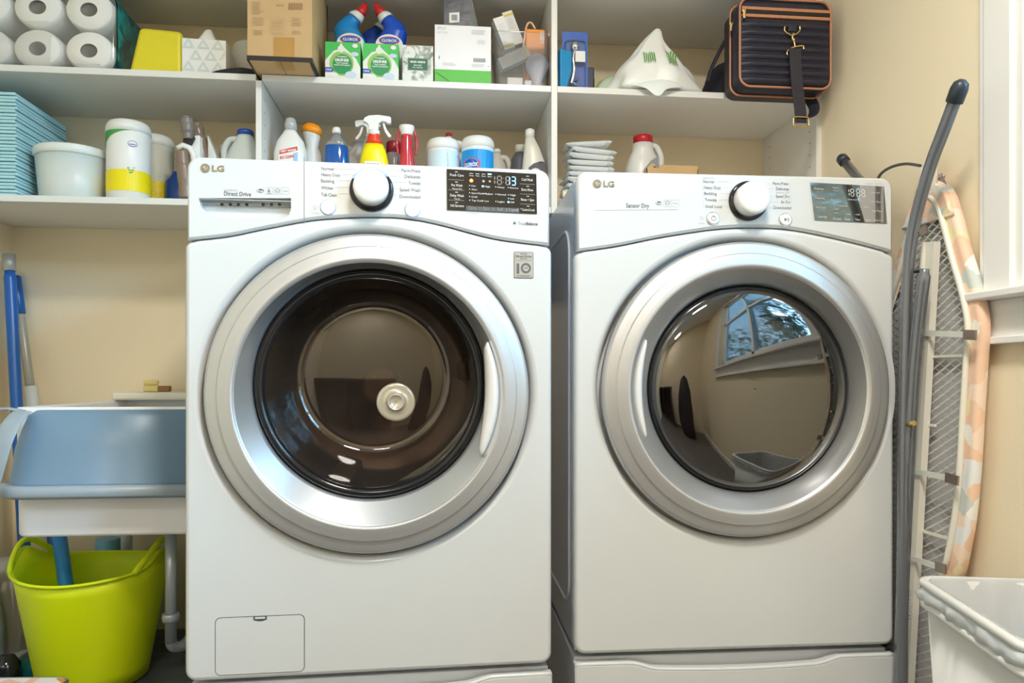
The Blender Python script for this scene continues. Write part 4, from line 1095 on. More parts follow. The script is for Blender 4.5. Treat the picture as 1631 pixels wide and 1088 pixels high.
# ============ upper shelf, right bay
t = item('blister_pack', 'blue carded blister pack of silver tool beside the shelf upright', 'package', 917, 1.935, TOPZ, .0)
w2 = .034
MB().box(-w2, w2, .012, .014, 0, .155).build('backing_card', [lit('card_blue', (.01, .10, .50), .4)], t)
b = MB(); b.loft([[(x, .012, z) for x, z in rrect(.056, .125, .008, 4, 0, .068)], [(x, -.004, z) for x, z in rrect(.050, .118, .008, 4, 0, .068)]], 0, cap0=False); b.build('blister', [clear_mat('blister_clear', (.93, .95, .97), .12, .05)], t)
b = MB(); b.tube(crv([(-.012, .004, .015), (-.004, .004, .05), (-.006, .004, .08), (-.002, .004, .105)]), .006, 0); b.lathe([(.002, 0), (.011, .002), (.011, .02), (.004, .026)], 0, FR(-.002, .004, .10), 16); b.tube([(.006, .004, .012), (-.010, .004, .022), (.008, .004, .03)], .003, 0); b.build('tool', [chrome], t)
b = MB().box(-.002, .024, -.006, -.004, .070, .098); b.build('price_label', [paper], t)
t = item('blister_pack', 'cyan carded package against the shelf upright, left of blister pack', 'package', 900, 1.925, TOPZ, .15)
MB().prism([(-.014, 0), (.006, .0), (.018, .045), (.018, .095), (-.014, .10)], -.002, .02, 0).build('carton', [lit('card_cyan', (.0, .25, .55), .4)], t, bevel=.003)
t2 = item('blister_pack', 'dark pack with yellow edge behind the blue blister pack', 'package', 941, 2.03, TOPZ, 0)
MB().box(-.012, .010, 0, .05, 0, .10).build('carton', [lit('card_dark', (.03, .04, .10), .4)], t2, bevel=.004)
MB().box(.0105, .0125, 0, .05, 0, .07).build('yellow_edge', [lit('neon_yellow', (.6, .75, .02), .4)], t2)

# white plastic shopping bag, peaked
import mathutils.noise as mn
def blob(rings_, jit, freq, seed, n=40):
    out = []
    for k, (z, cx_, rx, ry, cy_) in enumerate(rings_):
        R_ = []
        for i in range(n):
            a = 2 * PI * i / n
            q = 1 + jit * mn.noise(Vector((math.cos(a) * freq + seed, math.sin(a) * freq, z * 22)))
            R_.append((cx_ + rx * q * math.cos(a), cy_ + ry * q * math.sin(a), z + (.003 * mn.noise(Vector((a * 3, z * 40, seed))) if z > .004 else 0)))
        out.append(R_)
    return out
p_ = atY(1040, HY, 1.985)
t = empty('shopping_bag', 'white plastic shopping bag with green print, gathered to a peak', 'bag', (p_.x, 1.985, TOPZ)); t.scale = (1.2, 1.12, 1.2)
prof = [(.001, 0, .104, .062, 0), (.012, .0, .112, .068, 0), (.03, .002, .110, .066, 0), (.05, .002, .096, .058, 0), (.07, .001, .076, .048, 0), (.09, -.001, .056, .038, 0), (.11, -.001, .038, .028, 0), (.125, .0, .026, .02, 0), (.14, .004, .017, .013, 0), (.152, .009, .011, .009, 0), (.160, .011, .005, .004, 0)]
bagm = bpy.data.materials.new('bag_film'); bagm.use_nodes = True; MATS['bag_film'] = bagm
bi = bagm.node_tree.nodes['Principled BSDF'].inputs
bi['Base Color'].default_value = (.93, .94, .92, 1); bi['Roughness'].default_value = .35; bi['Subsurface Weight'].default_value = .25; bi['Subsurface Scale'].default_value = .02
b = MB().loft(blob(prof, .34, 1.8, 2.2, 56), 0); b.build('bag_body', [bagm], t, sub=1)
# print and overhanging flap
gp = MB()
def onbag(u, v):       # project a print point onto the bag front
    z = v; i = 0
    while i < len(prof) - 2 and prof[i + 1][0] < z: i += 1
    k = (z - prof[i][0]) / (prof[i + 1][0] - prof[i][0]); rx = prof[i][2] * (1 - k) + prof[i + 1][2] * k; ry = prof[i][3] * (1 - k) + prof[i + 1][3] * k; cx_ = prof[i][1] * (1 - k) + prof[i + 1][1] * k
    uu = max(-.97, min(.97, (u - cx_) / rx)); a = -math.acos(uu)
    q = 1 + .34 * mn.noise(Vector((math.cos(a) * 1.8 + 2.2, math.sin(a) * 1.8, z * 22)))
    return Vector((cx_ + rx * q * math.cos(a), ry * q * math.sin(a) - .004, z))
for i in range(6):
    for (u0, v0, v1) in ((-.032, .062, .092), (.018, .058, .098)):
        a = u0 + i * .0042
        gp.grid(a, a + .0022, v0 + .002 * math.sin(i * 2), v1 - .002 * (i % 3), onbag, 1, 8, 0)
gp.build('green_print', [lit('print_green', (.12, .38, .06), .5)], t)
b = MB(); b.loft([[(-.075, -.055, .004), (.02, -.062, .030), (.06, -.056, .004)], [(-.066, -.066, .006), (.0, -.078, .028), (.05, -.070, .004)], [(-.035, -.082, -.004), (-.015, -.084, -.004), (.005, -.082, -.003)], [(-.022, -.084, -.020), (-.012, -.085, -.024), (-.002, -.084, -.018)]], 0, cap0=False, cap1=False, closed=False)
b.build('hanging_corner', [bagm], t, solid=.002, sub=2)
b = MB().loft(blob([(.001, -.115, .03, .03, .03), (.02, -.11, .028, .03, .03), (.045, -.098, .018, .02, .03), (.06, -.09, .004, .004, .03)], .3, 2, 5, 20), 0); b.build('side_fold', [lit('bag_green_shade', (.55, .68, .50), .4)], t)
gp = MB()

# navy holdall with the small quilted bag in front
navy = lit('navy_nylon', (.017, .016, .033), .5, bump=.5, bscale=25); tan = lit('tan_leather', (.52, .23, .12), .5); brass = lit('brass', (.72, .52, .22), .25, metal=1)
p_ = atY(1183, HY, 2.09)
t = empty('duffel_bag', 'slouched navy duffel bag lying behind the quilted bag', 'bag', (p_.x, 2.09, TOPZ))
dprof = [(.001, -.01, .120, .085, 0), (.03, -.006, .124, .10, 0), (.06, -.004, .122, .10, 0), (.09, .0, .116, .09, 0), (.12, .004, .104, .08, .01), (.15, .012, .085, .06, .02), (.17, .02, .05, .04, .03), (.18, .02, .01, .01, .03)]
MB().loft(blob(dprof, .22, 2.2, 9, 48), 0).build('bag_body', [navy], t, sub=1)
b = MB(); pa = [atY(x_, y_, 1.95) - Vector((p_.x, 2.09, TOPZ)) for x_, y_ in ((1126, 132), (1133, 110), (1146, 82), (1158, 60), (1170, 44))]
b.tube(crv(pa), .013, 0, flat=(1, .35)); b.build('carry_handle', [navy], t)
a_ = atY(1162, 52, 1.935) - Vector((p_.x, 2.09, TOPZ))
b = MB(); T = Matrix.Translation(a_) @ Matrix.Rotation(math.radians(18), 4, 'Y')
b.loft([[T @ Vector((x, 0, z)) for x, z in ell(.0105, .0215, 20)], [T @ Vector((x, -.005, z)) for x, z in ell(.009, .020, 20)]], 0, cap1=True); b.build('leather_patch', [tan], t)

YQ = 1.80; xl, xr = xAt(1177, YQ), xAt(1324, YQ); w2 = (xr - xl) / 2; zb, ztp = zAt(1250, 141, YQ), zAt(1250, -1, YQ); hz = ztp - zb
ZB0 = TOPZ + .0022
t = empty('quilted_bag', 'navy quilted travel bag with tan piping and brass clip overhanging the shelf', 'bag', ((xl + xr) / 2, YQ, ZB0 - .006 + .006))
o_b = t.location.copy()
hb = ztp - ZB0; 
def bagsec(w_, h_, r_, y_): return [(x, y_, z) for x, z in rrect(w_, h_, r_, 7, 0, hb / 2)]
zc0 = 0
b = MB()
qz = [zb - ZB0, ztp - ZB0]; cz_ = (qz[0] + qz[1]) / 2; hq_ = qz[1] - qz[0]
def sec(dw, y_, r_=.026): return [(x, y_, z) for x, z in rrect(2 * w2 - dw, hq_ - dw, r_, 7, 0, cz_)]
b.loft([sec(.03, .0), sec(.008, .002), sec(.0, .008), sec(0, .05), sec(.004, .100), sec(.03, .105)], 0, cap0=True, cap1=True)
b.build('bag_body', [navy], t)
b = MB().loft([[(w2 - .004 + .030 * math.sin(q) - .0, .035 + .028 * math.cos(a), cz_ - .018 + .044 * math.sin(a)) for a in [2 * PI * i / 24 for i in range(24)]] if 0 else [(w2 - .004 + k_ * .024, .05 + (1 - k_ ** 2) ** .5 * .036 * math.cos(a), cz_ - .012 + (1 - k_ ** 2 * .85) ** .5 * .050 * math.sin(a)) for a in [2 * PI * i / 24 for i in range(24)]] for q, k_ in ((0, 0), (0, .4), (0, .7), (0, .9), (0, .99))], 0); b.build('side_pocket', [navy], t)
# quilted front: rolls
zq0, zq1 = zAt(1250, 136, YQ) - ZB0, zAt(1250, 36, YQ) - ZB0
b = MB(); N = 8
rows = []
for j in range(N * 8 + 1):
    v = zq0 + (zq1 - zq0) * j / (N * 8); e2 = .009 * abs(math.sin(PI * j / 8)) ** .7
    # narrow at the rounded bottom corners
    ins = 0
    if v - qz[0] < .026: ins = .026 - math.sqrt(max(0, .026 ** 2 - (.026 - (v - qz[0])) ** 2))
    rows.append([(-(w2 - .006 - ins) + (2 * (w2 - .006 - ins)) * i / 12, -.001 - e2 * (1 if 0 < i < 12 else .2), v) for i in range(13)])
b.loft(rows, 0, cap0=False, cap1=False, closed=False); b.build('quilted_pocket', [navy], t)
b = MB(); b.tube([(x, -.001, z) for x, _, z in sec(.004, 0)], .0028, 0, 8, closed=True); b.build('piping', [tan], t)
b = MB(); b.tube([(x - .0, .048, z) for x, _, z in sec(-.006, 0)], .0026, 0, 8, closed=True); b.build('piping', [tan], t)
for py in (17, 28.5):
    z = zAt(1250, py, YQ) - ZB0; b = MB(); b.box(-w2 + .006, w2 - .006, -.006, .001, z - .0038, z + .0038); b.build('zip_binding', [tan], t, bevel=.001)
z = zAt(1250, 22.7, YQ) - ZB0; MB().box(-w2 + .006, w2 - .006, -.004, .001, z - .0035, z + .0035).build('zip_tape', [lit('zip_black', (.01, .01, .014), .4)], t)
def zpull(x, y, z, rot=0):
    b = MB(); T = FR(x, y, z, 0, rot)
    b.box(-.005, .005, -.004, .002, -.004, .004, T=T).box(-.003, .003, -.005, -.002, -.020, .0, T=T); b.build('zip_pull', [brass], t, bevel=.0015)
zpull(-w2 + .010, -.006, z); zpull(-w2 - .008, .03, z - .016, .1)
# D ring, clip, strap
def L(px, py, y=YQ - .012): q = atY(px, py, y); return Vector((q.x - o_b.x, y - YQ, q.z - ZB0))
MB().box(L(1256, 40).x, L(1269, 40).x, -.012, -.002, L(1262, 50).z, L(1262, 38).z).build('ring_tab', [navy], t, bevel=.002)
b = MB(); b.tube(crv([L(1250, 42), L(1250.5, 50), L(1262, 56), L(1273, 50), L(1274, 42)]) , .0018, 0, 8); b.build('d_ring', [brass], t)
b = MB(); b.tube(crv([L(1264, 53), L(1262, 60), L(1265, 68), L(1266, 74)]), .0024, 0, 8); b.tube(crv([L(1254, 88), L(1254, 82), L(1262, 76), L(1278, 73), L(1280, 79)]), .0022, 0, 8); b.lathe([(.0035, 0), (.0035, .008)], 0, Matrix.Translation(L(1264, 66)), 10); b.build('swivel_clip', [brass], t)
def strap(path, wd, name='shoulder_strap', th=.0022):
    b = MB(); rings = []
    for q in path: rings.append([q + Vector((-wd / 2, -th / 2, 0)), q + Vector((wd / 2, -th / 2, 0)), q + Vector((wd / 2, th / 2, 0)), q + Vector((-wd / 2, th / 2, 0))])
    b.loft(rings, 0, smooth=False); return b.build(name, [lit('strap_web', (.02, .018, .03), .6, bump=.5, bscale=220)], t)
ys = YQ - .014
strap(crv([L(1266, 77, ys), L(1267, 100, ys - .001), L(1270, 140, ys - .001), L(1274, 170, ys), L(1276, 196, ys)]), .030)
b = MB(); b.tube(crv([L(1280, 190, ys + .004), L(1293, 185, ys + .03), L(1297, 172, ys + .05), L(1290, 158, ys + .07), L(1287, 148, ys + .08)], 6), .0135, 0, 8, flat=(1, .12)); b.build('strap_tail', [lit('strap_web', (.02, .018, .03))], t)
b = MB(); q = L(1276, 194, ys - .004); b.tube([q + Vector((x, 0, z)) for x, z in rrect(.040, .024, .006, 4)], .0020, 0, 8, closed=True); b.build('buckle', [brass], t)

# ============ lower shelf, left bay
LZ = LOWZ
xr = xAt(28, 1.93); t = empty('pad_stack', 'tall stack of pale blue folded pads at the left end of the shelf', 'stack of pads', ((XL + xr) / 2, 1.93, LZ))
hw = (xr - XL) / 2 - .002; blue_pad = lit('pale_blue_pad', (.48, .76, .82), .8); n = 30; H_ = zAt(28, 146, 1.93) - LZ
for i in range(n):
    z0 = H_ * i / n; j_ = .002 * math.sin(i * 2.3)
    o = MB().box(-hw + .003, hw - .003 + j_, .002 + j_, .255, z0 + .0006, z0 + H_ / n * .88).build('folded_pad', [blue_pad], t, bevel=.002)
# frosted round-cornered tub
xl, xr = xAt(27, 1.925), xAt(170, 1.99); w2 = (xr - xl) / 2; H_ = zAt(90, 224, 1.925) - LZ
t = empty('frosted_tub', 'frosted plastic food tub with rounded lid between pale blue stack and wipes', 'tub', ((xl + xr) / 2, 1.925, LZ))
frost = bpy.data.materials.new('frosted'); frost.use_nodes = True; MATS['frosted'] = frost
bi = frost.node_tree.nodes['Principled BSDF'].inputs; bi['Base Color'].default_value = (.84, .90, .88, 1); bi['Roughness'].default_value = .35; bi['Transmission Weight'].default_value = .2; bi['Subsurface Weight'].default_value = .3
def tubr(d, z): return [(x, y + .13, z) for x, y in rrect(2 * w2 - d, .26 - d, .095 - d / 2, 10)]
MB().loft([tubr(.034, 0), tubr(.028, .004), tubr(.008, H_ - .022)], 0).build('tub_body', [frost], t)
MB().loft([tubr(.006, H_ - .024), tubr(.0, H_ - .020), tubr(0, H_ - .006), tubr(.006, H_ - .002), tubr(.03, H_)], 0).build('tub_lid', [lit('frost_lid', (.78, .82, .80), .35)], t)
MB().loft([[(x, y + .13, z) for x, y in rrect(2 * w2 - .08, .15, .05, 6)] for z in (.006, .05)], 0).build('wrapped_food', [lit('wrap_beige', (.66, .60, .48), .6)], t)

def canister(px, Y, zz, r, h, label, style):
    t = item('wipes_canister', label, 'canister', px, Y, zz, 0, 'cleaning wipes canisters')
    b = MB().lathe([(r - .004, 0), (r, .003), (r, h - .030), (r - .0015, h - .028)], 0, None, 48)
    f_ = cylf(r + .0006)
    A = PI * r
    if style in ('lemon', 'lemon2'):
        b.grid(-A, A, h * .10, h * .36, f_, 48, 1, 1)
        if style == 'lemon':
            f2 = cylf(r + .0010)
            n_ = 14
            for i in range(n_):      # green swoosh
                u0, u1 = -A * .48 + A * .62 * i / n_, -A * .48 + A * .62 * (i + 1) / n_
                g0 = lambda q: h - .030 - .042 * (1 - (q / n_)) ** 1.6 - .001
                b.add([f2(u0, g0(i)), f2(u1, g0(i + 1)), f2(u1, h - .030), f2(u0, h - .030)], [(0, 1, 2, 3)], 2)
            b.flat(ell(.011, .0075, 20, r * .55, h * .68), f2, 3); f3 = cylf(r + .0014); b.flat(ell(.0095, .006, 20, r * .55, h * .68), f3, 0); f4 = cylf(r + .0018)
            b.text('CLOROX', r * .55, h * .665, .0045, f4, 4, 'c', .05, width=.015)
            for (u, v) in ((.018, .075), (.021, .070), (.026, .066), (.022, .064), (.028, .071)): b.flat(ell(.0028, .0018, 8, u, v), f2, 2)
            b.flat(ell(.0025, .002, 8, .031, .077), f2, 5)
        else:
            f2 = cylf(r + .0010)
            for (u, v, q) in ((.0, .60, .10), (.02, .50, .08)): lines(b, u - .015, u + .02, h * v, 5, .004, f2, 6)
            for i in range(4):
                for k in range(6):
                    a0, a1 = PI / 3 * k, PI / 3 * (k + 1); c_ = (.002 + .012 * i, h * .17 + (.005 if i % 2 else 0)); bar(b, (c_[0] + .006 * math.cos(a0), c_[1] + .006 * math.sin(a0)), (c_[0] + .006 * math.cos(a1), c_[1] + .006 * math.sin(a1)), .0012, f2, 7)
    else:
        b.grid(-A, A, h * .05, h - .036, f_, 48, 1, 5)
        f2 = cylf(r + .0010); sgn = 1
        if style == 'fresh_b':
            for i in range(10):
                u0, u1 = -A * .42 + A * .80 * i / 10, -A * .42 + A * .80 * (i + 1) / 10; top = h - .040; lo = lambda q: h * .20 - .03 * math.sin(PI * q / 10)
                b.add([f2(u0, lo(i)), f2(u1, lo(i + 1)), f2(u1, top), f2(u0, top)], [(0, 1, 2, 3)], 1)
            f3, f4, f5 = cylf(r + .0014), cylf(r + .0018), cylf(r + .0022)
            b.flat(ell(.024, .0165, 28, -.020, h * .60), f3, 6); b.flat(ell(.0205, .0125, 28, -.022, h * .59), f4, 2)
            b.text('CLOROX', -.022, h * .56, .013, f5, 0, 'c', .05, width=.040)
        else:
            b.add([f2(.010, h - .045), f2(.045, h - .045), f2(.062, h - .050), f2(.062, h * .22), f2(.03, h * .36), f2(.012, h * .5)], [(0, 5, 4, 3, 2, 1)], 3)
            b.flat(ell(.016, .006, 20, -.012, h * .50), f2, 3)
            lines(b, -.04, -.005, h * .80, 4, .006, f2, 4)
    mats = {'lemon': [white_pl, lit('wipe_yellow', (.90, .74, .0), .45), lit('wipe_green', (.06, .36, .06), .45), lit('logo_purple', (.25, .08, .35), .5), lit('label_blue', (.03, .1, .55)), orange_p],
            'lemon2': [lit('canister_grey', (.62, .62, .52), .5), lit('wipe_gold', (.75, .58, .02), .5), white_pl, white_pl, white_pl, white_pl, lit('print_grey', (.55, .55, .57)), lit('wipe_ochre', (.55, .38, .02), .5)],
            'fresh_a': [white_pl, paper, paper, lit('wipe_blue', (.0, .10, .60), .4), lit('print_grey', (.55, .55, .57)), lit('wipe_pale', (.62, .78, .88), .4)],
            'fresh_b': [white_pl, lit('wipe_azure', (.0, .30, .75), .4), lit('wipe_blue', (.0, .10, .60), .4), paper, paper, lit('wipe_pale', (.62, .78, .88), .4), lit('logo_red', (.75, .05, .02), .4)]}[style]
    b.build('canister_body', mats, t)
    MB().lathe([(r - .001, h - .031), (r + .0015, h - .030), (r + .0015, h - .018), (r - .0005, h - .010), (r - .005, h - .003), (r - .012, h), (.008, h)], 0, None, 48).build('canister_lid', [lit('lid_white', (.80, .80, .77), .35)], t)
canister(205, 1.978, LZ, .0505, zAt(205, 193, 1.96) - LZ, 'white wipes canister with green swoosh and yellow band, front of the pair', 'lemon')
canister(246, 2.075, LZ, .0475, zAt(255, 216, 2.06) - LZ, 'greyish wipes canister with gold band behind the yellow and green one', 'lemon2')
one(MB().stack([(0, .028, .02), (.003, .03, .022), (.07, .03, .022), (.08, .02, .015), (.095, .012, .012)], 0), 'blue_bottle', [lit('deep_blue', (.0, .05, .28), .3)], 'dark blue bottle half hidden between gold wipes canister and grey steamer', 'bottle', 283, 2.035, LZ)

# handheld garment steamer, standing, brown-grey with white collar
t = item('garment_steamer', 'brown and white handheld garment steamer standing behind the washing machine corner', 'steamer', 300, 1.955, LZ)
def Lp(px, py, Y, o): q = atY(px, py, Y); return Vector((q.x - o.location.x, Y - o.location.y, q.z - o.location.z))
br = lit('steamer_brown', (.24, .17, .13), .25); gr_ = lit('steamer_grey', (.20, .17, .16), .35); lav = lit('steamer_mauve', (.26, .23, .26), .4)
Yt = 1.955
b = MB(); b.tube(crv([Lp(296, 316, Yt, t), Lp(295, 290, Yt, t), Lp(292, 262, Yt, t), Lp(290, 242, Yt, t)]), [.016] * 8 + [.0175] * 8 + [.016] * 9, 0, 16); b.build('water_tank', [br], t)
b = MB(); b.tube(crv([Lp(300, 222, Yt, t), Lp(299, 210, Yt, t), Lp(298, 198, Yt, t), Lp(297, 189, Yt, t), Lp(297, 186, Yt, t)], 6), [.0125] * 6 + [.0155] * 6 + [.0165] * 6 + [.012] * 6 + [.004], 0, 20); b.build('grip', [gr_], t)
b = MB(); b.tube([Lp(283, 237, Yt, t), Lp(292, 232, Yt, t), Lp(302, 236, Yt, t), Lp(308, 246, Yt, t), Lp(309, 262, Yt, t)], .008, 0, 12); b.build('collar', [white_pl], t)
b = MB(); b.prism([(q.x, q.z) for q in (Lp(309, 214, Yt, t), Lp(317, 214, Yt, t), Lp(317, 252, Yt, t), Lp(300, 252, Yt, t), Lp(303, 232, Yt, t))][::-1], .006, .03, 0); b.build('side_panel', [white_pl], t, bevel=.002)
b = MB(); b.prism([(q.x, q.z) for q in (Lp(294, 219, Yt, t), Lp(311, 219, Yt, t), Lp(303, 234, Yt, t), Lp(290, 229, Yt, t))][::-1], -.004, .012, 0); b.build('trigger', [rubber], t, bevel=.002)
Y2 = 2.02
t2 = item('garment_steamer', 'grey mauve handheld steamer head leaning behind the brown and white one', 'steamer', 325, Y2, LZ)
b = MB(); b.tube(crv([Lp(313, 196, Y2, t2), Lp(315, 205, Y2, t2), Lp(318, 222, Y2, t2), Lp(322, 245, Y2, t2), Lp(326, 280, Y2, t2), Lp(327, 312, Y2, t2)], 5), [.005] + [.011] * 4 + [.014] * 5 + [.018] * 16, 0, 16); b.build('steamer_body', [br], t2)
b = MB(); b.prism([(q.x, q.z) for q in (Lp(332, 216, Y2, t2), Lp(346, 250, Y2, t2), Lp(346, 300, Y2, t2), Lp(334, 300, Y2, t2))][::-1], -.01, .02, 0); b.build('side_panel', [white_pl], t2, bevel=.002)

# jugs at the right end of the left bay
def jug(px, Y, h, r, capcol, body, label, capr=.019, caph=.018, cat='jug', hand=1, group=None, name='plastic_jug', e=.85, neck=.62):
    t = item(name, label, cat, px, Y, LZ, 0, group)
    b = MB().stack([(0, r - .005, (r - .005) * .75), (.004, r, r * .75), (h * .5, r, r * .75), (h * .60, r * .97, r * .73), (h * .72, r * .80, r * .62), (h * .82, r * .58, r * .5), (h * .90, capr * 1.05, capr * 1.05), (h - caph, capr * .9, capr * .9)], 0, None, 36, e)
    b.build('jug_body', [body], t)
    MB().lathe([(capr, h - caph), (capr, h - .003), (capr - .003, h), (.001, h)], 0, None, 28, True, False).build('cap', [capcol], t)
    if hand:
        b = MB().tube(crv([(hand * capr * .8, 0, h * .88), (hand * r * .75, 0, h * .87), (hand * r * 1.02, 0, h * .74), (hand * r * .98, 0, h * .55)]), .0085, 0, 12); b.build('handle', [body], t)
    return t
milky = lit('milky_plastic', (.62, .70, .72), .35)
jug(391, 2.02, zAt(391, 208, 2.02) - LZ, .052, blue_p, milky, 'translucent white jug with blue cap beside the left shelf upright', .021, .014, hand=-1)
one(MB().stack([(0, .018, .018), (.10, .018, .018), (.108, .013, .013), (.108, .0155, .0155), (.125, .0155, .0155), (.127, .013, .013)], 0), 'small_white_bottle', [lit('cap_cream', (.66, .62, .54), .5)], 'small bottle with cream cap between mauve steamer and blue-capped jug', 'bottle', 359, 2.07, LZ).scale = (1, 1, (zAt(359, 232, 2.07) - LZ) / .127)

# ============ lower shelf, middle bay
# white bottle with clear cap and red label
h = zAt(465, 189, 1.99) - LZ
t = item('detergent_bottle', 'white bleach bottle with clear cap and red printed label, leftmost behind washer', 'bottle', 463, 1.99, LZ)
b = MB().stack([(0, .040, .026), (.004, .043, .028), (h * .45, .043, .028), (h * .62, .041, .028), (h * .74, .033, .024), (h * .82, .020, .018), (h * .86, .0145, .0145)], 0, None, 36, .8); b.build('bottle', [lit('bottle_white', (.80, .79, .75), .3)], t)
MB().lathe([(.0150, h * .86), (.0155, h * .93), (.013, h * .985), (.010, h), (.0001, h)], 0, None, 28, True, False).build('cap', [lit('cap_clear_grey', (.45, .47, .46), .15, coat=.5)], t)
fl = lambda u, v: Vector((u, -.0290 - .0, v + u * .08))
b = MB(); q0, q1 = Lp(444, 247, 1.96, t), Lp(478, 226, 1.96, t)
b.flat([(-.026, h * .40), (.024, h * .40), (.024, h * .655), (-.024, h * .60)], fl, 0); fl2 = lambda u, v: Vector((u, -.0295, v + u * .08))
b.flat([(-.023, h * .565), (.023, h * .60), (.022, h * .645), (-.022, h * .61)], fl2, 1); fl3 = lambda u, v: Vector((u, -.03, v + u * .16))
b.text('100% MORE', 0, h * .592, .0065, fl3, 0, 'c', .05, width=.038); b.text('BIG CLEAN', -.004, h * .52, .010, fl3, 1, 'c', .03, width=.034); b.flat([(.012, h * .44), (.023, h * .44), (.023, h * .58), (.012, h * .57)], fl2, 2)
b.build('label', [paper, lit('label_red', (.70, .07, .04), .45), lit('label_sky', (.35, .55, .85), .5)], t)
one(MB().stack([(0, .026, .02), (.003, .028, .022), (.10, .028, .022), (.125, .022, .018), (.14, .012, .012), (.155, .012, .012)], 0, None, 28), 'yellow_bottle', [lit('bottle_yellow', (.80, .62, .02), .35)], 'yellow bottle half hidden behind the white bleach bottle', 'bottle', 447, 2.055, LZ)
# orange-capped bottle (trigger cap turned away)
Y_ = 2.03; h = zAt(497, 196, Y_) - LZ
t = item('orange_cap_bottle', 'white spray bottle with slanted orange cap', 'bottle', 497, Y_, LZ)
MB().stack([(0, .032, .024), (.1, .032, .024), (h * .62, .026, .02), (h * .72, .016, .015), (h * .84, .022, .018), (h * .92, .026, .02)], 0, None, 28).build('bottle', [lit('bottle_grey_white', (.66, .68, .67), .35)], t)
b = MB(); T = FR(0, 0, h * .92, 0, math.radians(14)); b.stack([(-.010, .0275, .021), (.004, .026, .02), (.014, .016, .014), (.016, .008, .008)], 0, T, 28); b.build('cap', [orange_p], t)
# blue dish soap with clear shoulder and white cap
Y_ = 2.0; h = zAt(537, 203, Y_) - LZ; sc_ = h
t = item('dish_soap_bottle', 'clear bottle of dark blue liquid with white flip cap', 'bottle', 536, Y_, LZ)
zl = zAt(536, 233, Y_) - LZ
MB().stack([(0, .030, .022), (.004, .033, .024), (zl * .7, .033, .024), (zl - .006, .031, .0235), (zl, .029, .022)], 0, None, 32, .9).build('liquid', [lit('soap_blue', (.0, .09, .38), .12, coat=.6)], t)
MB().stack([(zl - .002, .0300, .0230), (zl + .010, .024, .018), (zl + .022, .014, .012), (h * .93, .0095, .0095)], 0, None, 32, .9).build('bottle_neck', [clear_mat('clear_neck', (.75, .76, .78), .16, .08, (.6, .6, .62), .3)], t)
MB().lathe([(.0105, h * .92), (.0115, h * .95), (.0095, h * .99), (.006, h), (.0001, h)], 0, None, 24, True, False).build('cap', [white_pl], t)
def trigger_head(t, base, k, s, mat, off=(0, 0)):
    """spray trigger: k=+1 nozzle to the right"""
    X = lambda x, z: (off[0] + k * x * s, base + z * s)
    def pr(poly, y0, y1, nm, m_):
        P_ = [X(*q) for q in poly]
        if k < 0: P_ = P_[::-1]
        MB().prism(P_, off[1] - y1 * s, off[1] + y1 * s, 0).build(nm, [m_], t, bevel=.0022 * s, seg=3)
    MB().lathe([(.0145 * s, base), (.0145 * s, base + .012 * s), (.012 * s, base + .014 * s)], 0, Matrix.Translation((off[0], off[1], 0)), 24).build('collar', [mat], t)
    pr([(-.013, .013), (.011, .013), (.012, .030), (.020, .036), (.030, .034), (.034, .030), (.042, .031), (.043, .046), (.038, .049), (.010, .052), (-.012, .050), (-.024, .044), (-.028, .034), (-.020, .032), (-.014, .026)], 0, .0085, 'spray_head', mat)
    pr([(.020, .032), (.026, .033), (.032, .016), (.044, .001), (.040, -.004), (.034, -.001), (.026, .012)], 0, .004, 'trigger', mat)
# yellow/red spray bottle, white trigger
Y_ = 1.975; zc = zAt(598, 217, Y_) - LZ
t = item('spray_bottle', 'yellow spray bottle with red shoulder and white trigger facing right', 'spray bottle', 596, Y_, LZ, 0, 'trigger spray bottles')
zr, zy = zAt(598, 218, Y_) - LZ, zAt(598, 231, Y_) - LZ
MB().stack([(0, .034, .022), (.004, .037, .024), (zy * .72, .037, .024), (zy * .9, .030, .022), (zy, .0235, .018)], 0, None, 32, .85).build('bottle', [lit('spray_yellow', (.92, .78, .0), .3)], t)
MB().stack([(zy - .0005, .0240, .0185), (zy + (zr - zy) * .5, .0185, .016), (zr + .003, .015, .0145), (zr + .006, .014, .014)], 0, None, 32, .9).build('shoulder', [lit('spray_red', (.80, .05, .01), .3)], t)
b = MB(); fq = lambda u, v: Vector((u, -.0245, v)); b.flat([(-.022, zy * .60), (.018, zy * .60), (.018, zy * .70), (-.022, zy * .70)], fq, 0); b.text('SURFACE CLEANER', -.002, zy * .64, .006, lambda u, v: Vector((u, -.0249, v)), 1, 'c', .03, width=.034); b.build('label', [paper, ink], t)
trigger_head(t, zr + .002, 1, 1.02, white_pl)
Y_ = 2.05
t = item('spray_bottle', 'white spray bottle with trigger facing left, behind the yellow one', 'spray bottle', 591, Y_, LZ, 0, 'trigger spray bottles')
zc = zAt(590, 222, Y_) - LZ
MB().stack([(0, .032, .022), (.004, .034, .024), (zc * .7, .033, .024), (zc * .9, .022, .02), (zc + .002, .014, .014)], 0, None, 32, .85).build('bottle', [lit('bottle_white', (.80, .79, .75), .3)], t)
trigger_head(t, zc, -1, .98, white_pl)
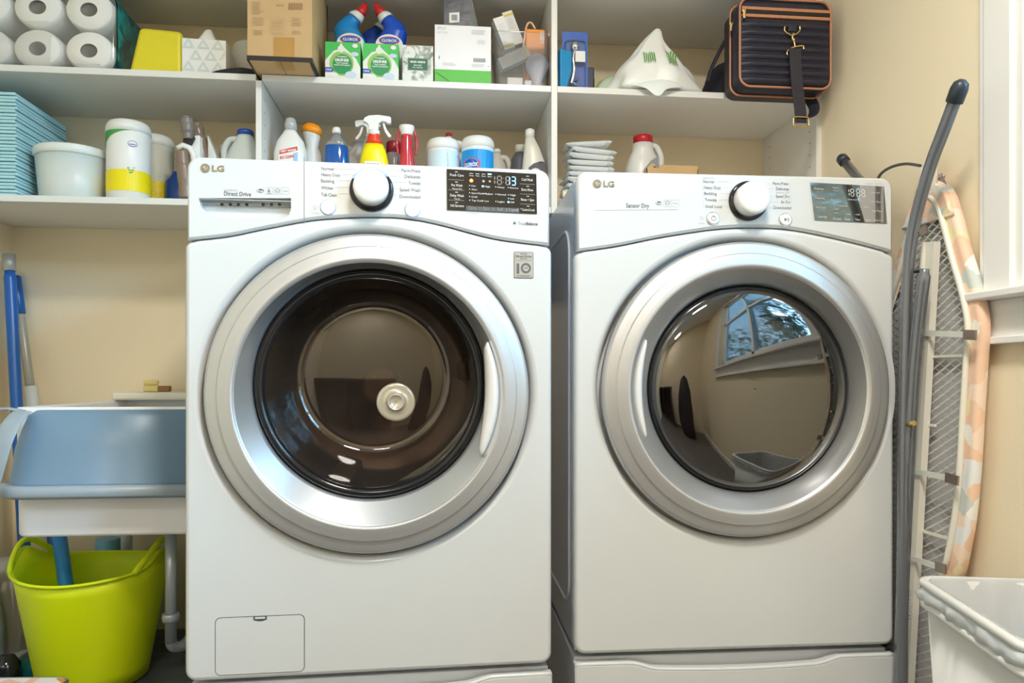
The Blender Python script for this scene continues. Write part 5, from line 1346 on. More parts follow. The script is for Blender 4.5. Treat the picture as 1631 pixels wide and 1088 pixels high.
# maroon-lidded jar and a white tube handle further back
one(MB().lathe([(.024, 0), (.026, .004), (.026, .11), (.024, .115)], 0, None, 28).lathe([(.0255, .115), (.0255, .132), (.023, .135), (.0001, .135)], 1, None, 28, True, False), 'small_jar', [lit('jar_glassy', (.35, .30, .28), .2), lit('maroon', (.28, .01, .02), .3)], 'small jar with maroon lid between yellow spray and red bottle', 'jar', 627, 2.085, LZ).scale = (.8, .8, (zAt(627, 227, 2.085) - LZ) / .135)
jug(572, 2.135, zAt(560, 222, 2.135) - LZ, .050, lit('pale_plastic', (.66, .62, .56), .4), lit('pale_plastic', (.66, .62, .56), .4), 'pale white handled jug at the back between blue soap and sprays', .018, .012, hand=-1)
# red sprayer with white cup head
Y_ = 1.985; h = zAt(650, 201, Y_) - LZ
t = item('red_sprayer', 'glossy red bottle with flared white head', 'spray bottle', 648, Y_, LZ)
zj = zAt(650, 216, Y_) - LZ
MB().stack([(0, .026, .022), (.004, .028, .024), (zj * .5, .024, .021), (zj * .75, .0165, .016), (zj * .97, .0155, .0155), (zj, .0145, .0145)], 0, None, 32).build('bottle', [lit('gloss_red', (.58, .03, .05), .12, coat=.6)], t)
MB().stack([(zj - .001, .014, .014), (zj + .004, .0155, .015), (h - .004, .0205, .0185), (h, .019, .017)], 0, None, 32).build('spray_head', [white_pl], t)
for k in (-1, 1):
    b = MB().tube(crv([(k * .019, 0, h - .012), (k * .026, 0, zj * .92), (k * .022, 0, zj * .74)]), .0034, 0, 8); b.build('side_lever', [lit('gloss_red', (.58, .03, .05))], t)
canister(706, 2.0, LZ, .0425, zAt(706, 216, 1.96) - LZ, 'white wipes canister with pale and dark blue label, left of the pair', 'fresh_a')
canister(761, 1.985, LZ, .0425, zAt(761, 214, 1.95) - LZ, 'wipes canister with bright blue label and red swoosh, right of the pair', 'fresh_b')
# white sprayer with red tip behind
t = jug(715, 2.085, zAt(705, 212, 2.085) - LZ, .046, red_p, lit('bottle_white', (.8, .79, .75)), 'white handled bottle with small red cap behind the blue wipes', .009, .010, hand=1, cat='bottle', name='handled_bottle')
jug(791, 2.10, zAt(790, 238, 2.10) - LZ, .036, white_pl, lit('pale_plastic', (.66, .62, .56)), 'pale bottle low behind the right blue wipes canister', .012, .012, hand=1, cat='bottle', name='handled_bottle')
# white angled bottle with dark label and the dark one behind it
Y_ = 1.99; h = zAt(840, 206, Y_) - LZ
t = item('toilet_gel_bottle', 'cream bottle with offset neck and dark grey label beside the middle upright', 'bottle', 851, Y_, LZ)
zs = h - .022
MB().stack([(0, .034, .022), (.004, .036, .024), (h * .45, .034, .023), (h * .62, .029, .021, -.002, 0), (h * .76, .0215, .017, -.006, 0), (zs - .002, .0125, .0125, -.0115, 0)], 0, None, 32, .85).build('bottle', [lit('bottle_cream', (.74, .72, .64), .35)], t)
MB().lathe([(.0125, zs - .002), (.0125, h - .003), (.009, h), (.0001, h)], 0, FR(-.0115, 0, 0), 24, True, False).build('cap', [lit('lid_white', (.8, .8, .77))], t)
b = MB(); fq = lambda u, v: Vector((u, -.0238 + (max(0, abs(u) - .015) * .35), v)); z_ = zAt(851, 266, Y_) - LZ
b.flat([(-.018, z_ - .03), (.029, z_ - .03), (.030, z_ - .002), (.027, z_ + .007), (.015, z_ + .009), (-.004, z_ + .003), (-.018, z_ - .008)], fq, 0); b.build('label', [lit('label_charcoal', (.10, .10, .12), .5)], t)
Y_ = 2.065; h = zAt(829, 232, Y_) - LZ
t = item('dark_label_bottle', 'bottle with charcoal label behind the cream offset-neck bottle', 'bottle', 829, Y_, LZ)
MB().stack([(0, .026, .02), (.004, .027, .021), (h * .8, .026, .02), (h * .9, .015, .014)], 0).build('bottle', [lit('label_charcoal', (.10, .10, .12))], t)
MB().lathe([(.0145, h * .9), (.0145, h), (.0001, h)], 0, None, 24, True, False).build('cap', [lit('cap_cream', (.66, .62, .54))], t)

# ============ lower shelf, right bay
pk_m = bpy.data.materials.new('foil_packet'); pk_m.use_nodes = True; MATS['foil_packet'] = pk_m; nt = pk_m.node_tree
nz = nt.nodes.new('ShaderNodeTexNoise'); nz.inputs['Scale'].default_value = 26; nz.inputs['Detail'].default_value = 5; nz.inputs['Distortion'].default_value = 1.2
tcn = nt.nodes.new('ShaderNodeTexCoord'); nt.links.new(tcn.outputs['Object'], nz.inputs['Vector'])
rp = nt.nodes.new('ShaderNodeValToRGB'); nt.links.new(nz.outputs['Fac'], rp.inputs[0]); nt.links.new(rp.outputs[0], nt.nodes['Principled BSDF'].inputs['Base Color'])
for i, (p0, c0) in enumerate(((.32, (.10, .28, .42, 1)), (.40, (.88, .90, .90, 1)))): rp.color_ramp.elements[i].position = p0; rp.color_ramp.elements[i].color = c0
nt.nodes['Principled BSDF'].inputs['Roughness'].default_value = .25
bp = nt.nodes.new('ShaderNodeBump'); bp.inputs['Strength'].default_value = .5; nt.links.new(nz.outputs['Fac'], bp.inputs['Height']); nt.links.new(bp.outputs[0], nt.nodes['Principled BSDF'].inputs['Normal'])
def packet():
    rings = []
    for k, (d, z) in enumerate(((.0, .006), (.0, .0066), (.012, .0105), (.03, .0125))): rings.append([(x, y + .002 * math.sin(x * 90), z) for x, y in rrect(.125 - d, .085 - d, .006, 4)])
    low_ = [[(x, y, .0126 - z) for x, y, z in r] for r in reversed(rings)]
    b = MB(); b.loft(low_ + rings, 0); return b
pk0 = None; xp = xAt(938, 1.99)
pos_lab = ['topmost', 'second from the top', 'third from the top', 'fourth from the top', 'fifth from the top', 'sixth from the top', 'seventh from the top', 'eighth from the top', 'lowest visible']
ztop_ = zAt(945, 226, 1.965)
for i in range(12):
    if pk0 is None: o = packet().build('detergent_packet', [pk_m]); pk0 = o
    else: o = pk0.copy(); COL.objects.link(o)
    zz = LZ + .0135 * (11 - i) * (ztop_ - LZ) / (.0135 * 12)
    o.location = (xp + (.004 * math.sin(i * 2.1)) - (.010 if i > 5 else 0) - (.006 if i == 0 else 0), 1.992 + .003 * math.cos(i * 1.7), zz)
    o.rotation_euler = (0, math.radians(3.5 if i < 5 else 1.0) if i not in (0,) else math.radians(-4), .12 * math.sin(i * 1.3))
    if i == 0: o.location.z += .004
    lab = ('wrapped white and blue packet tilted on top of the packet pile' if i == 0 else 'wrapped white and blue packet, %s of the packet pile' % pos_lab[i].replace(' visible', '')) if i < 8 else 'wrapped packet low in the pile, mostly hidden by the dryer'
    tag(o, lab, 'packet', 'wrapped packets piled on the lower right shelf')
h = zAt(1023, 217, 2.03) - LZ
t = jug(1024, 2.03, h, .050, lit('deep_red', (.50, .01, .02), .35), lit('jug_white', (.74, .74, .72), .35), 'white detergent jug with dark red cap on the right shelf', .0265, .025, hand=1, e=.95)
b = MB(); fq = lambda u, v: Vector((u, -.0375 + .012 * max(0, (v - .10) / .04) * .8, v)); q = Lp(1038, 240, 1.99, t)
b.flat([(-.012, h * .50), (.036, h * .50), (.032, h * .72), (.012, h * .66), (-.008, h * .55)], lambda u, v: Vector((u, -.0385 + .16 * max(0, v - h * .58), v)), 0); b.build('label', [lit('label_silver_grey', (.28, .29, .31), .3)], t)
xl, xr = xAt(1030, 1.945), xAt(1112, 1.945); zt_ = zAt(1070, 263, 1.945)
t = empty('brown_carton', 'low open brown cardboard box in front of the red-capped jug', 'box', ((xl + xr) / 2, 1.945, LZ)); w2 = (xr - xl) / 2; hh_ = zt_ - LZ
b = MB().box(-w2, w2, 0, .002, 0, hh_ - .010).box(-w2, w2, .030, .032, 0, hh_ - .012).box(-w2, -w2 + .002, 0, .03, 0, hh_ - .01).box(w2 - .002, w2, 0, .03, 0, hh_ - .01).box(-w2, w2, 0, .03, 0, .002)
b.prism([(-w2 + .0, hh_ - .010), (-w2 + .03, hh_ - .010), (-w2 + .022, hh_ + .002), (-w2 + .014, hh_ + .003)], 0, .003); b.prism([(-w2 + .034, hh_ - .01), (w2, hh_ - .01), (w2, hh_ - .001), (-w2 + .034, hh_)], 0, .003)
b.build('carton', [card], t)
b = MB().box(-w2 + .018, -w2 + .026, -.0006, .0, hh_ - .008, hh_ - .004); b.build('print_mark', [lit('print_dark', (.1, .12, .12))], t)
t = item('blue_carton', 'blue and pale yellow box standing between the two machines on the lower shelf', 'box', 905, 1.93, LZ, .1)
b = MB().box(-.014, .012, 0, .012, 0, .045); b.box(-.0145, .0125, -.0006, .0126, .030, .0455, 1); b.build('carton', [lit('carton_blue', (.22, .36, .62), .4), lit('carton_cream', (.80, .72, .48), .4)], t, bevel=.001)

# ------------------------------------------------------------------ laundry sink, lower left
YSK = 1.66
xl = atD(9, HY, 1.545).x; xr_s = -.492; zr_ = .856; zb_ = .585
t = empty('utility_sink', 'white plastic utility sink left of the washing machine', 'sink', ((xl + xr_s) / 2, YSK, 0)); w2 = (xr_s - xl) / 2; DS = .565
sinkw = lit('sink_white', (.86, .87, .90), .3); sinkc = lit('sink_cream', (.86, .82, .70), .3)
def sr(dx, z, dy=0, r=.03): return [(x, y + DS / 2, z) for x, y in rrect(2 * w2 - dx, DS - dx - dy, r, 5)]
b = MB(); b.loft([sr(.012, zb_), sr(.006, zb_ + .006), sr(.0, zr_ - .03), sr(.0, zr_ - .004), sr(.003, zr_), sr(.040, zr_), sr(.046, zr_ - .006), sr(.070, zb_ + .04), sr(.12, zb_ + .02)], 0, cap1=True)
b.build('basin', [sinkw], t)
b = MB(); b.box(-w2 + .012, w2 - .012, DS - .11, DS - .004, zr_ + .0005, zr_ + .022); b.build('faucet_deck', [sinkc], t, bevel=.008, seg=3)
for sx in (-1, 1):
    for yy in (.05, DS - .05):
        if yy < .1: continue
        MB().lathe([(.014, .2005), (.014, zb_)], 0, FR(sx * (w2 - .03), yy, 0), 16).build('leg', [lit('leg_white', (.7, .72, .75), .4)], t)
# steel leg / drain pipe that shows under the sink
pxp = Lp(272, 870, YSK + .17, t); zpb = zAt(272, 1030, YSK + .17)
b = MB().lathe([(.0125, zpb + .01), (.0125, zb_)], 0, FR(pxp.x, pxp.y, 0), 20); b.lathe([(.0175, zAt(272, 990, YSK + .17)), (.0195, zAt(272, 986, YSK + .17)), (.0195, zAt(272, 980, YSK + .17)), (.0175, zAt(272, 976, YSK + .17))], 0, FR(pxp.x, pxp.y, 0), 20)
b.tube(crv([(pxp.x, pxp.y, zpb + .012), (pxp.x + .004, pxp.y + .01, zpb - .004), (pxp.x + .02, pxp.y + .04, zpb - .008), (pxp.x + .03, pxp.y + .09, zpb + .02), (pxp.x + .03, pxp.y + .12, zpb + .10), (pxp.x + .03, pxp.y + .2, zpb + .12)]), .0125, 0, 14)
b.build('drain_pipe', [lit('pipe_grey', (.52, .56, .64), .3, .4)], t)
# faucet
T0 = FR(-.525 , YSK + DS - .05, zr_ + .0145)
t = empty('sink_faucet', 'chrome sink faucet at the back of the utility sink', 'faucet', (-.548, YSK + DS - .06, zr_ + .0225))
MB().lathe([(.022, 0), (.022, .006), (.013, .012), (.012, .05), (.009, .058)], 0, None, 24).build('base', [chrome], t)
MB().tube(crv([(0, 0, .045), (0, -.01, .085), (0, -.05, .10), (0, -.09, .085), (0, -.10, .065)]), .009, 0, 14).build('spout', [chrome], t)
MB().box(-.035, -.008, -.006, .006, .02, .03).build('tap_lever', [chrome], t, bevel=.003)
# sponges and scrubber
zd = zr_ + .0225
for (px, py, l_, wd, hh_, cl, lab) in ((243, 0, .045, .026, .017, 'sponge_yellow', 'pale yellow sponge lying flat on the sink ledge, lower of the two'), (241, 1, .038, .022, .015, 'sponge_yellow', 'pale yellow sponge on top of another on the sink ledge')):
    p_ = atY(px, HY, 2.175)
    o = MB().box(-l_ / 2, l_ / 2, -wd / 2, wd / 2, 0, hh_).build('sponge', [lit(cl, (.80, .68, .28), .9, bump=.6, bscale=200)], bevel=.005, seg=3)
    o.location = (p_.x, 2.175, zd + (.0175 if py else 0)); o.rotation_euler = (0, 0, .1 + .2 * py); tag(o, lab, 'sponge', 'sponges on the sink ledge')
p_ = atY(262, HY, 2.17)
o = MB().box(-.016, .016, -.010, .010, 0, .016).build('scrub_brush', [lit('brush_brown', (.30, .15, .05), .6)], bevel=.003); o.location = (p_.x, 2.17, zd); tag(o, 'small brown scrub brush beside the sponges', 'brush')

# grey-blue plastic basin hung over the sink front
gb = lit('grey_blue_plastic', (.17, .28, .40), .34)
YG = YSK - .012
c_ = lambda px, py, Y=YG: atY(px, py, Y)
t = empty('laundry_tub', 'grey-blue soft laundry tub turned upside down over the front of the sink', 'laundry tub', (c_(150, 700).x, YG, c_(150, 790).z))
ox, oz = t.location.x, t.location.z
zt_, zl_ = c_(180, 652).z - oz, c_(150, 772).z - oz
xL0, xL1 = c_(28, 655).x - ox, c_(-2, 772).x - ox; xR = -.488 - ox
def tubsec(xl_, z, yfr, rad):
    pts = []
    yb = .045
    pts += [(xR, yfr, z)]
    pts += [(xR * .3 + xl_ * .7, yfr, z)]
    for i in range(9):
        a = -PI / 2 - PI / 2 * i / 8; pts.append((xl_ + rad + rad * math.cos(a), yfr + rad + rad * math.sin(a), z))
    pts += [(xl_, yfr + rad + .03, z)]
    return pts
b = MB()
secs = [(xL0 + .03, zt_ + .001, .030, .03), (xL0 + .012, zt_ - .003, .010, .035), (xL0 + .004, zt_ - .014, .0, .04), (xL1 * .5 + xL0 * .5, (zt_ + zl_) / 2, -.016, .06), (xL1 + .006, zl_ + .006, -.030, .075), (xL1 + .004, zl_ + .002, -.032, .076)]
b.loft([tubsec(*s_) for s_ in secs], 0, cap0=False, cap1=False, closed=False)
b.build('tub_wall', [gb], t, solid=.003)
b = MB()
secs = [(xL1 + .004, zl_ + .003, -.030, .076), (xL1 - .006, zl_ + .001, -.042, .08), (xL1 - .010, zl_ - .006, -.046, .082), (xL1 - .010, zl_ - .016, -.046, .082), (xL1 - .004, zl_ - .022, -.040, .08)]
b.loft([tubsec(*s_) for s_ in secs], 0, cap0=False, cap1=False, closed=False); b.build('tub_rim', [lit('grey_blue_rim', (.33, .40, .46), .38)], t, solid=.003)
b = MB(); P_ = [c_(35, 656, YG - .01), c_(20, 672, YG - .035), c_(6, 700, YG - .055), c_(-6, 740, YG - .06), c_(-20, 790, YG - .05)]
b.tube(crv([q - t.location for q in P_]), .022, 0, 12, flat=(1, .14)); b.build('handle_strap', [lit('grey_blue_rim', (.33, .40, .46))], t)
b = MB(); P_ = [c_(36, 655, YG + .0), c_(15, 651, YG + .01), c_(-10, 652, YG + .0)]
b.tube([q - t.location for q in P_], .010, 0, 10, flat=(1, .3)); b.build('strap_end', [lit('grey_blue_rim', (.33, .40, .46))], t)

# mops in the corner, left of the sink
def pole(name, label, cat, pts, radii_mats, group=None):
    base = pts[-1]; t = empty(name, label, cat, base)
    for nm, a, b_, r0, m_ in radii_mats:
        P0 = Vector(pts[0]).lerp(Vector(pts[-1]), a) - base; P1 = Vector(pts[0]).lerp(Vector(pts[-1]), b_) - base
        MB().tube([P0, P0.lerp(P1, .02), P0.lerp(P1, .98), P1], [r0 * .8, r0, r0, r0 * .8], 0, 16).build(nm, [m_], t)
    return t
blu = lit('mop_blue', (.01, .11, .42), .3); gry = lit('mop_grey', (.42, .42, .38), .4, .3)
top = atD(14, 405, 2.0); bot = atD(40, 900, 1.93); dirn = bot - top; foot = top + dirn * (top.z / (top.z - bot.z)); foot = top.lerp(bot, (top.z - .23) / (top.z - bot.z))
tl_ = (top - foot).length
t = pole('floor_mop', 'blue mop handle with grey tip standing in the corner', 'mop', [top, foot], [('tip', 0, .045, .0155, gry), ('handle', .045, .96, .0145, blu), ('mop_socket', .95, 1, .02, rubber)], 'long-handled tools in the corner')
MB().box(-.02, .02, -.09, .09, -.018, .012).build('mop_head', [lit('mop_fabric', (.5, .55, .6), .9)], t, bevel=.006)
top = atD(24, 440, 2.10); bot = atD(60, 700, 2.05); dirn = bot - top; foot = top + dirn * (top.z / (top.z - bot.z)); foot = top.lerp(bot, (top.z - .24) / (top.z - bot.z)); tt = (top.z - foot.z)
frac_ = lambda py: (top.z - atD(40, py, 2.08).z) / tt
t = pole('window_squeegee', 'blue and grey telescopic squeegee pole leaning behind the mop handle', 'squeegee', [top, foot], [('grip', 0, frac_(500), .014, blu), ('pole', frac_(500), frac_(615), .0115, gry), ('white_sleeve', frac_(615), frac_(700), .016, lit('sleeve_white', (.62, .66, .68), .4)), ('lower_pole', frac_(700), 1, .011, blu)], 'long-handled tools in the corner')
MB().box(-.08, .08, -.012, .012, -.025, .01).build('blade', [rubber], t, bevel=.003)

# lime bucket with two moulded handles
BX, BY = atD(150, HY, 1.80).x, atD(150, HY, 1.80).y
z0_ = .205; zR = .47; rT, rB = .165, .118
lime = lit('lime_rubber', (.72, .86, .0), .45)
t = empty('lime_bucket', 'lime green flexible bucket with moulded handles under the sink', 'bucket', (BX, BY, z0_), math.radians(8))
N = 96; hB = zR - z0_
def rimz(a):    # handles rise at left-back and right-front
    return 0.034 * (math.exp(-((math.remainder(a - math.radians(165), 2 * PI)) / .30) ** 2) + math.exp(-((math.remainder(a - math.radians(-15), 2 * PI)) / .30) ** 2)) - .012 * math.cos(2 * (a - math.radians(-15))) * -.6
outer, inner = [], []
for k in range(9):
    q = k / 8; r = rB + (rT - rB) * q
    outer.append([(r * math.cos(2 * PI * i / N), r * math.sin(2 * PI * i / N), q * (hB + rimz(2 * PI * i / N) * q ** 3)) for i in range(N)])
    inner.append([((r - .004) * math.cos(2 * PI * i / N), (r - .004) * math.sin(2 * PI * i / N), max(.004, q * (hB + rimz(2 * PI * i / N) * q ** 3))) for i in range(N)])
b = MB(); b.loft(outer + inner[::-1], 0); b.build('bucket_body', [lime], t)
b = MB()
lipz = [((rT + .003) * math.cos(2 * PI * i / N), (rT + .003) * math.sin(2 * PI * i / N), hB + rimz(2 * PI * i / N)) for i in range(N)]
b.tube(lipz, .0038, 0, 8, closed=True); b.build('bucket_lip', [lime], t)
for ang in (165, -15):
    b = MB(); P_ = []
    for i in range(15):
        a = math.radians(ang - 32 + 64 * i / 14); e_ = math.sin(PI * i / 14)
        P_.append(((rT + .004 - .004 * e_) * math.cos(a), (rT + .004 - .004 * e_) * math.sin(a), hB + rimz(a) * .4 + .045 * e_ ** .8))
    b.tube(P_, .0075, 0, 10, flat=(.8, 1)); b.build('handle', [lime], t)
# blue tool handle standing in the bucket
p0, p1 = atD(95, 858, 1.86), atD(107, 945, 1.80)
base = Vector((BX - .03, BY, z0_ + .012)); d_ = (p0 - p1).normalized(); f_ = p1 - d_ * ((p1.z - base.z) / d_.z)
t = empty('toilet_brush', 'bright blue handled brush standing in the lime bucket', 'brush', f_)
MB().tube([Vector((0, 0, .0)), p0 - f_ + d_ * .02], .0165, 0, 18).build('handle', [lit('bright_blue', (.02, .26, .70), .35)], t)
p0 = atY(150, 872, 2.05)
one(MB().stack([(0, .05, .04), (.005, .055, .045), (.16, .05, .04), (.19, .03, .03), (.22, .03, .03)], 0), 'blue_container', [lit('sky_container', (.18, .45, .75), .35)], 'light blue container behind the lime bucket', 'container', 172, 2.10, .204).scale = (1, 1, 1.3)

# low grey stone-look bench that carries the things below the sink
t = tag(MB().box(XL + .002, -.5, 1.38, YW - .002, 0, .20).build('low_bench', [lit('slate', (.17, .19, .22), .5, var=.5, vscale=14, bump=.2, bscale=30)], bevel=.003), 'low dark slate-grey bench under the utility sink', 'bench')
# patterned tin at the lower left corner
p_ = atD(40, 1064, 1.62)
tin = bpy.data.materials.new('tin_print'); tin.use_nodes = True; MATS['tin_print'] = tin; nt = tin.node_tree
vo = nt.nodes.new('ShaderNodeTexVoronoi'); vo.inputs['Scale'].default_value = 26; tcn = nt.nodes.new('ShaderNodeTexCoord'); nt.links.new(tcn.outputs['Object'], vo.inputs['Vector'])
rp = nt.nodes.new('ShaderNodeValToRGB'); rp.color_ramp.interpolation = 'CONSTANT'
for i, (p0_, c0) in enumerate(((0, (.55, .22, .06, 1)), (.5, (.75, .45, .35, 1)))): rp.color_ramp.elements[i].position = p0_; rp.color_ramp.elements[i].color = c0
e_ = rp.color_ramp.elements.new(.25); e_.color = (.28, .14, .08, 1); e_ = rp.color_ramp.elements.new(.75); e_.color = (.75, .68, .66, 1)
sp_ = nt.nodes.new('ShaderNodeSeparateColor'); nt.links.new(vo.outputs['Color'], sp_.inputs[0]); nt.links.new(sp_.outputs[0], rp.inputs[0]); nt.links.new(rp.outputs[0], nt.nodes['Principled BSDF'].inputs['Base Color'])
nt.nodes['Principled BSDF'].inputs['Roughness'].default_value = .3
xt_ = atY(90, HY, 1.46).x; TW = xt_ - (XL + .004)
t = empty('patterned_tin', 'orange and cream patterned tin box with silver edge, lower left corner', 'tin', (xt_ - TW / 2, 1.475, .2005), math.radians(-4))
MB().box(-TW / 2 + .008, TW / 2 - .008, -.045, .05, 0, .122).build('tin_body', [tin], t, bevel=.01, seg=3)
MB().loft([[(x, y, z) for x, y in rrect(TW - d_2, .112 - d_2, .02, 5, 0, .0025)] for z, d_2 in ((.118, 0), (.138, 0), (.144, .004), (.147, .012))], 0).build('tin_lid', [tin], t)
MB().tube([(x, y, .119) for x, y in rrect(TW + .001, .113, .02, 5, 0, .0025)], .0035, 0, 8, closed=True).build('tin_edge', [steel], t)
MB().tube([(x, y, .1445) for x, y in rrect(TW - .004, .108, .02, 5, 0, .0025)], .003, 0, 8, closed=True).build('tin_edge', [steel], t)
# odds at far left under the sink
p_ = atD(10, 1052, 1.80)
one(MB().stack([(0, .022, .022), (.02, .03, .03), (.05, .032, .032), (.07, .02, .02), (.075, .004, .004)], 0), 'black_ball_cap', [black], 'small glossy black rounded cap behind the patterned tin', 'cap', 8, 1.86, .2005)
p_ = atY(5, HY, 1.96)
t = empty('spray_mop_bottle', 'pale grey translucent cleaner bottle at far left under the sink', 'bottle', (p_.x - .02, 1.93, .2005))
MB().stack([(0, .035, .025), (.004, .038, .028), (.12, .036, .027), (.18, .026, .02), (.22, .014, .014)], 0).build('bottle', [clear_mat('grey_bottle', (.6, .66, .74), .12, .1, (.5, .56, .66), .55)], t)
MB().lathe([(.016, .22), (.016, .25), (.001, .252)], 0, None, 20, True, False).build('cap', [white_pl], t)
p_ = atY(40, HY, 2.08)
t = empty('plastic_pouch', 'clear crumpled plastic pouch beside the bucket at the corner', 'pouch', (p_.x - .02, 2.0, .2005))
MB().loft(blob([(.001, 0, .075, .04, 0), (.05, 0, .08, .045, 0), (.12, .005, .07, .04, 0), (.19, .0, .055, .03, 0), (.25, 0, .05, .012, 0), (.27, 0, .045, .004, 0)], .25, 2.4, 3, 36), 0).build('film', [clear_mat('pouch_clear', (.70, .66, .62), .12, .12, (.55, .50, .48), .45)], t)
one(MB().box(-.05, .05, 0, .06, 0, .035), 'teal_cloth', [lit('teal_cloth', (.0, .16, .18), .8, bump=.5, bscale=60)], 'folded dark teal cloth on the bench beside the bucket', 'cloth', 22, 1.885, .2005, bevel=.012, seg=3)

# ------------------------------------------------------------------ ironing board against the right wall
P0 = Vector((.980, 0, .30)); DV = Vector((.018, 0, 1.05)).normalized(); WV = Vector((0, -1, 0)); NV = DV.cross(WV).normalized()      # NV: +x or -x
if NV.x > 0: NV = -NV
def onb(px, py, off=0):
    o_ = P0 + NV * off; d = ray(px, py); k = (o_ - CAM).dot(NV) / d.dot(NV); q = CAM + d * k - P0
    return (q.dot(WV), q.dot(DV))          # (t toward the camera, s up)
ib = empty('ironing_board', 'folded ironing board with pastel cover leaning upright against right wall', 'ironing board', (P0.x, 1.36, 0.0))
def W_(tt, s_, off=0): return P0 + WV * tt + DV * s_ + NV * off - ib.location
R_out = [onb(*q) for q in ((1481, 287), (1499, 290), (1516, 306), (1528, 342), (1543, 398), (1558, 448), (1569, 497), (1571, 530), (1568, 575), (1563, 650), (1557, 750), (1549, 830), (1535, 905), (1520, 975))]
axis_t = lambda s_: onb(1484, 380)[0] + (onb(1462, 800)[0] - onb(1484, 380)[0]) * (s_ - onb(1484, 380)[1]) / (onb(1462, 800)[1] - onb(1484, 380)[1])
R_out = sorted(R_out, key=lambda q: -q[1]); R_out += [(R_out[-1][0] - .01, .02 - .28)]
mir = [(2 * axis_t(s_) - tt, s_) for tt, s_ in R_out]
mir = [(max(tt, -1.76), s_) for tt, s_ in mir]
outline = R_out + mir[::-1]
outl = [(v.x, v.y) for v in crv([(a, b_, 0) for a, b_ in outline], 4)]
if sum(a[0] * b_[1] - b_[0] * a[1] for a, b_ in zip(outl, outl[1:] + outl[:1])) < 0: outl.reverse()
past = bpy.data.materials.new('pastel_cover'); past.use_nodes = True; MATS['pastel_cover'] = past; nt = past.node_tree
vo = nt.nodes.new('ShaderNodeTexVoronoi'); vo.inputs['Scale'].default_value = 24; vo.distance = 'MANHATTAN'; tcn = nt.nodes.new('ShaderNodeTexCoord'); nt.links.new(tcn.outputs['Object'], vo.inputs['Vector'])
sp_ = nt.nodes.new('ShaderNodeSeparateColor'); nt.links.new(vo.outputs['Color'], sp_.inputs[0])
rp = nt.nodes.new('ShaderNodeValToRGB'); rp.color_ramp.interpolation = 'CONSTANT'; rp.color_ramp.elements[0].color = (.86, .58, .42, 1); rp.color_ramp.elements[1].position = .32; rp.color_ramp.elements[1].color = (.90, .70, .56, 1)
for p0_, c0 in ((.5, (.88, .86, .80, 1)), (.66, (.58, .62, .58, 1)), (.78, (.86, .74, .45, 1)), (.9, (.80, .80, .80, 1))): e_ = rp.color_ramp.elements.new(p0_); e_.color = c0
nt.links.new(sp_.outputs[0], rp.inputs[0]); nt.links.new(rp.outputs[0], nt.nodes['Principled BSDF'].inputs['Base Color']); nt.nodes['Principled BSDF'].inputs['Roughness'].default_value = .85
# cover: slab on the wall side plus the rim turned over to this side
def oi(P_, d): return offset_poly(P_, d)
b = MB(); inn = oi(outl, .018)
ring = lambda P_, off: [W_(a, s_, off) for a, s_ in P_]
b.loft([ring(oi(outl, .004), -.012), ring(outl, -.008), ring(outl, .004), ring(oi(outl, .003), .009), ring(oi(outl, .010), .0105), ring(oi(outl, .028), .009), ring(oi(outl, .040), .007)], 0, cap0=True, cap1=False)
b.build('cover', [past], ib)
b = MB(); b.loft([ring(oi(outl, .006), -.006), ring(oi(outl, .006), -.003)], 0, smooth=False); b.build('pad', [lit('pad_grey', (.46, .45, .45), .9)], ib)
b = MB(); b.tube([W_(a, s_, .013) for a, s_ in oi(outl, .030)], .0062, 0, 8, closed=True); b.build('frame_tube', [lit('frame_white', (.80, .77, .68), .4)], ib)
nz_ = [(a_, s_) for a_, s_ in oi(outl, .001) if s_ > onb(1480, 366)[1]]
nz_.sort(key=lambda q: math.atan2(q[1] - onb(1480, 366)[1], q[0] - onb(1480, 366)[0]))
b = MB(); b.loft([ring(nz_, .009), ring(nz_, .0135), ring(oi(nz_, .004), .016)], 0, cap0=False); b.build('nose_pocket', [past], ib)
# expanded metal sheet
def inside(pt, P_):
    x, y = pt; c0 = False; j = len(P_) - 1
    for i in range(len(P_)):
        if (P_[i][1] > y) != (P_[j][1] > y) and x < (P_[j][0] - P_[i][0]) * (y - P_[i][1]) / (P_[j][1] - P_[i][1]) + P_[i][0]: c0 = not c0
        j = i
    return c0
area_in = oi(outl, .028); t0, t1 = min(q[0] for q in area_in), max(q[0] for q in area_in); s0, s1 = min(q[1] for q in area_in), max(q[1] for q in area_in)
b = MB(); pt_, ps_ = .030, .0165
s_ = s0; row = 0
while s_ < s1:
    k = 0; tt = t0
    while tt < t1:
        up_ = (k + row) % 2 == 0
        a_, c2 = (tt, s_ + (0 if up_ else ps_ / 2 * .9)), (tt + pt_ / 2, s_ + (ps_ / 2 * .9 if up_ else 0))
        if inside(a_, area_in) and inside(c2, area_in):
            th = .0017
            b.add([W_(a_[0], a_[1] - th, .004), W_(c2[0], c2[1] - th, .004), W_(c2[0], c2[1] + th, .0055), W_(a_[0], a_[1] + th, .0055)], [(0, 1, 2, 3)], 0)
        tt += pt_ / 2; k += 1
    s_ += ps_ / 2; row += 1
b.build('mesh_top', [lit('mesh_white', (.92, .91, .88), .4)], ib)
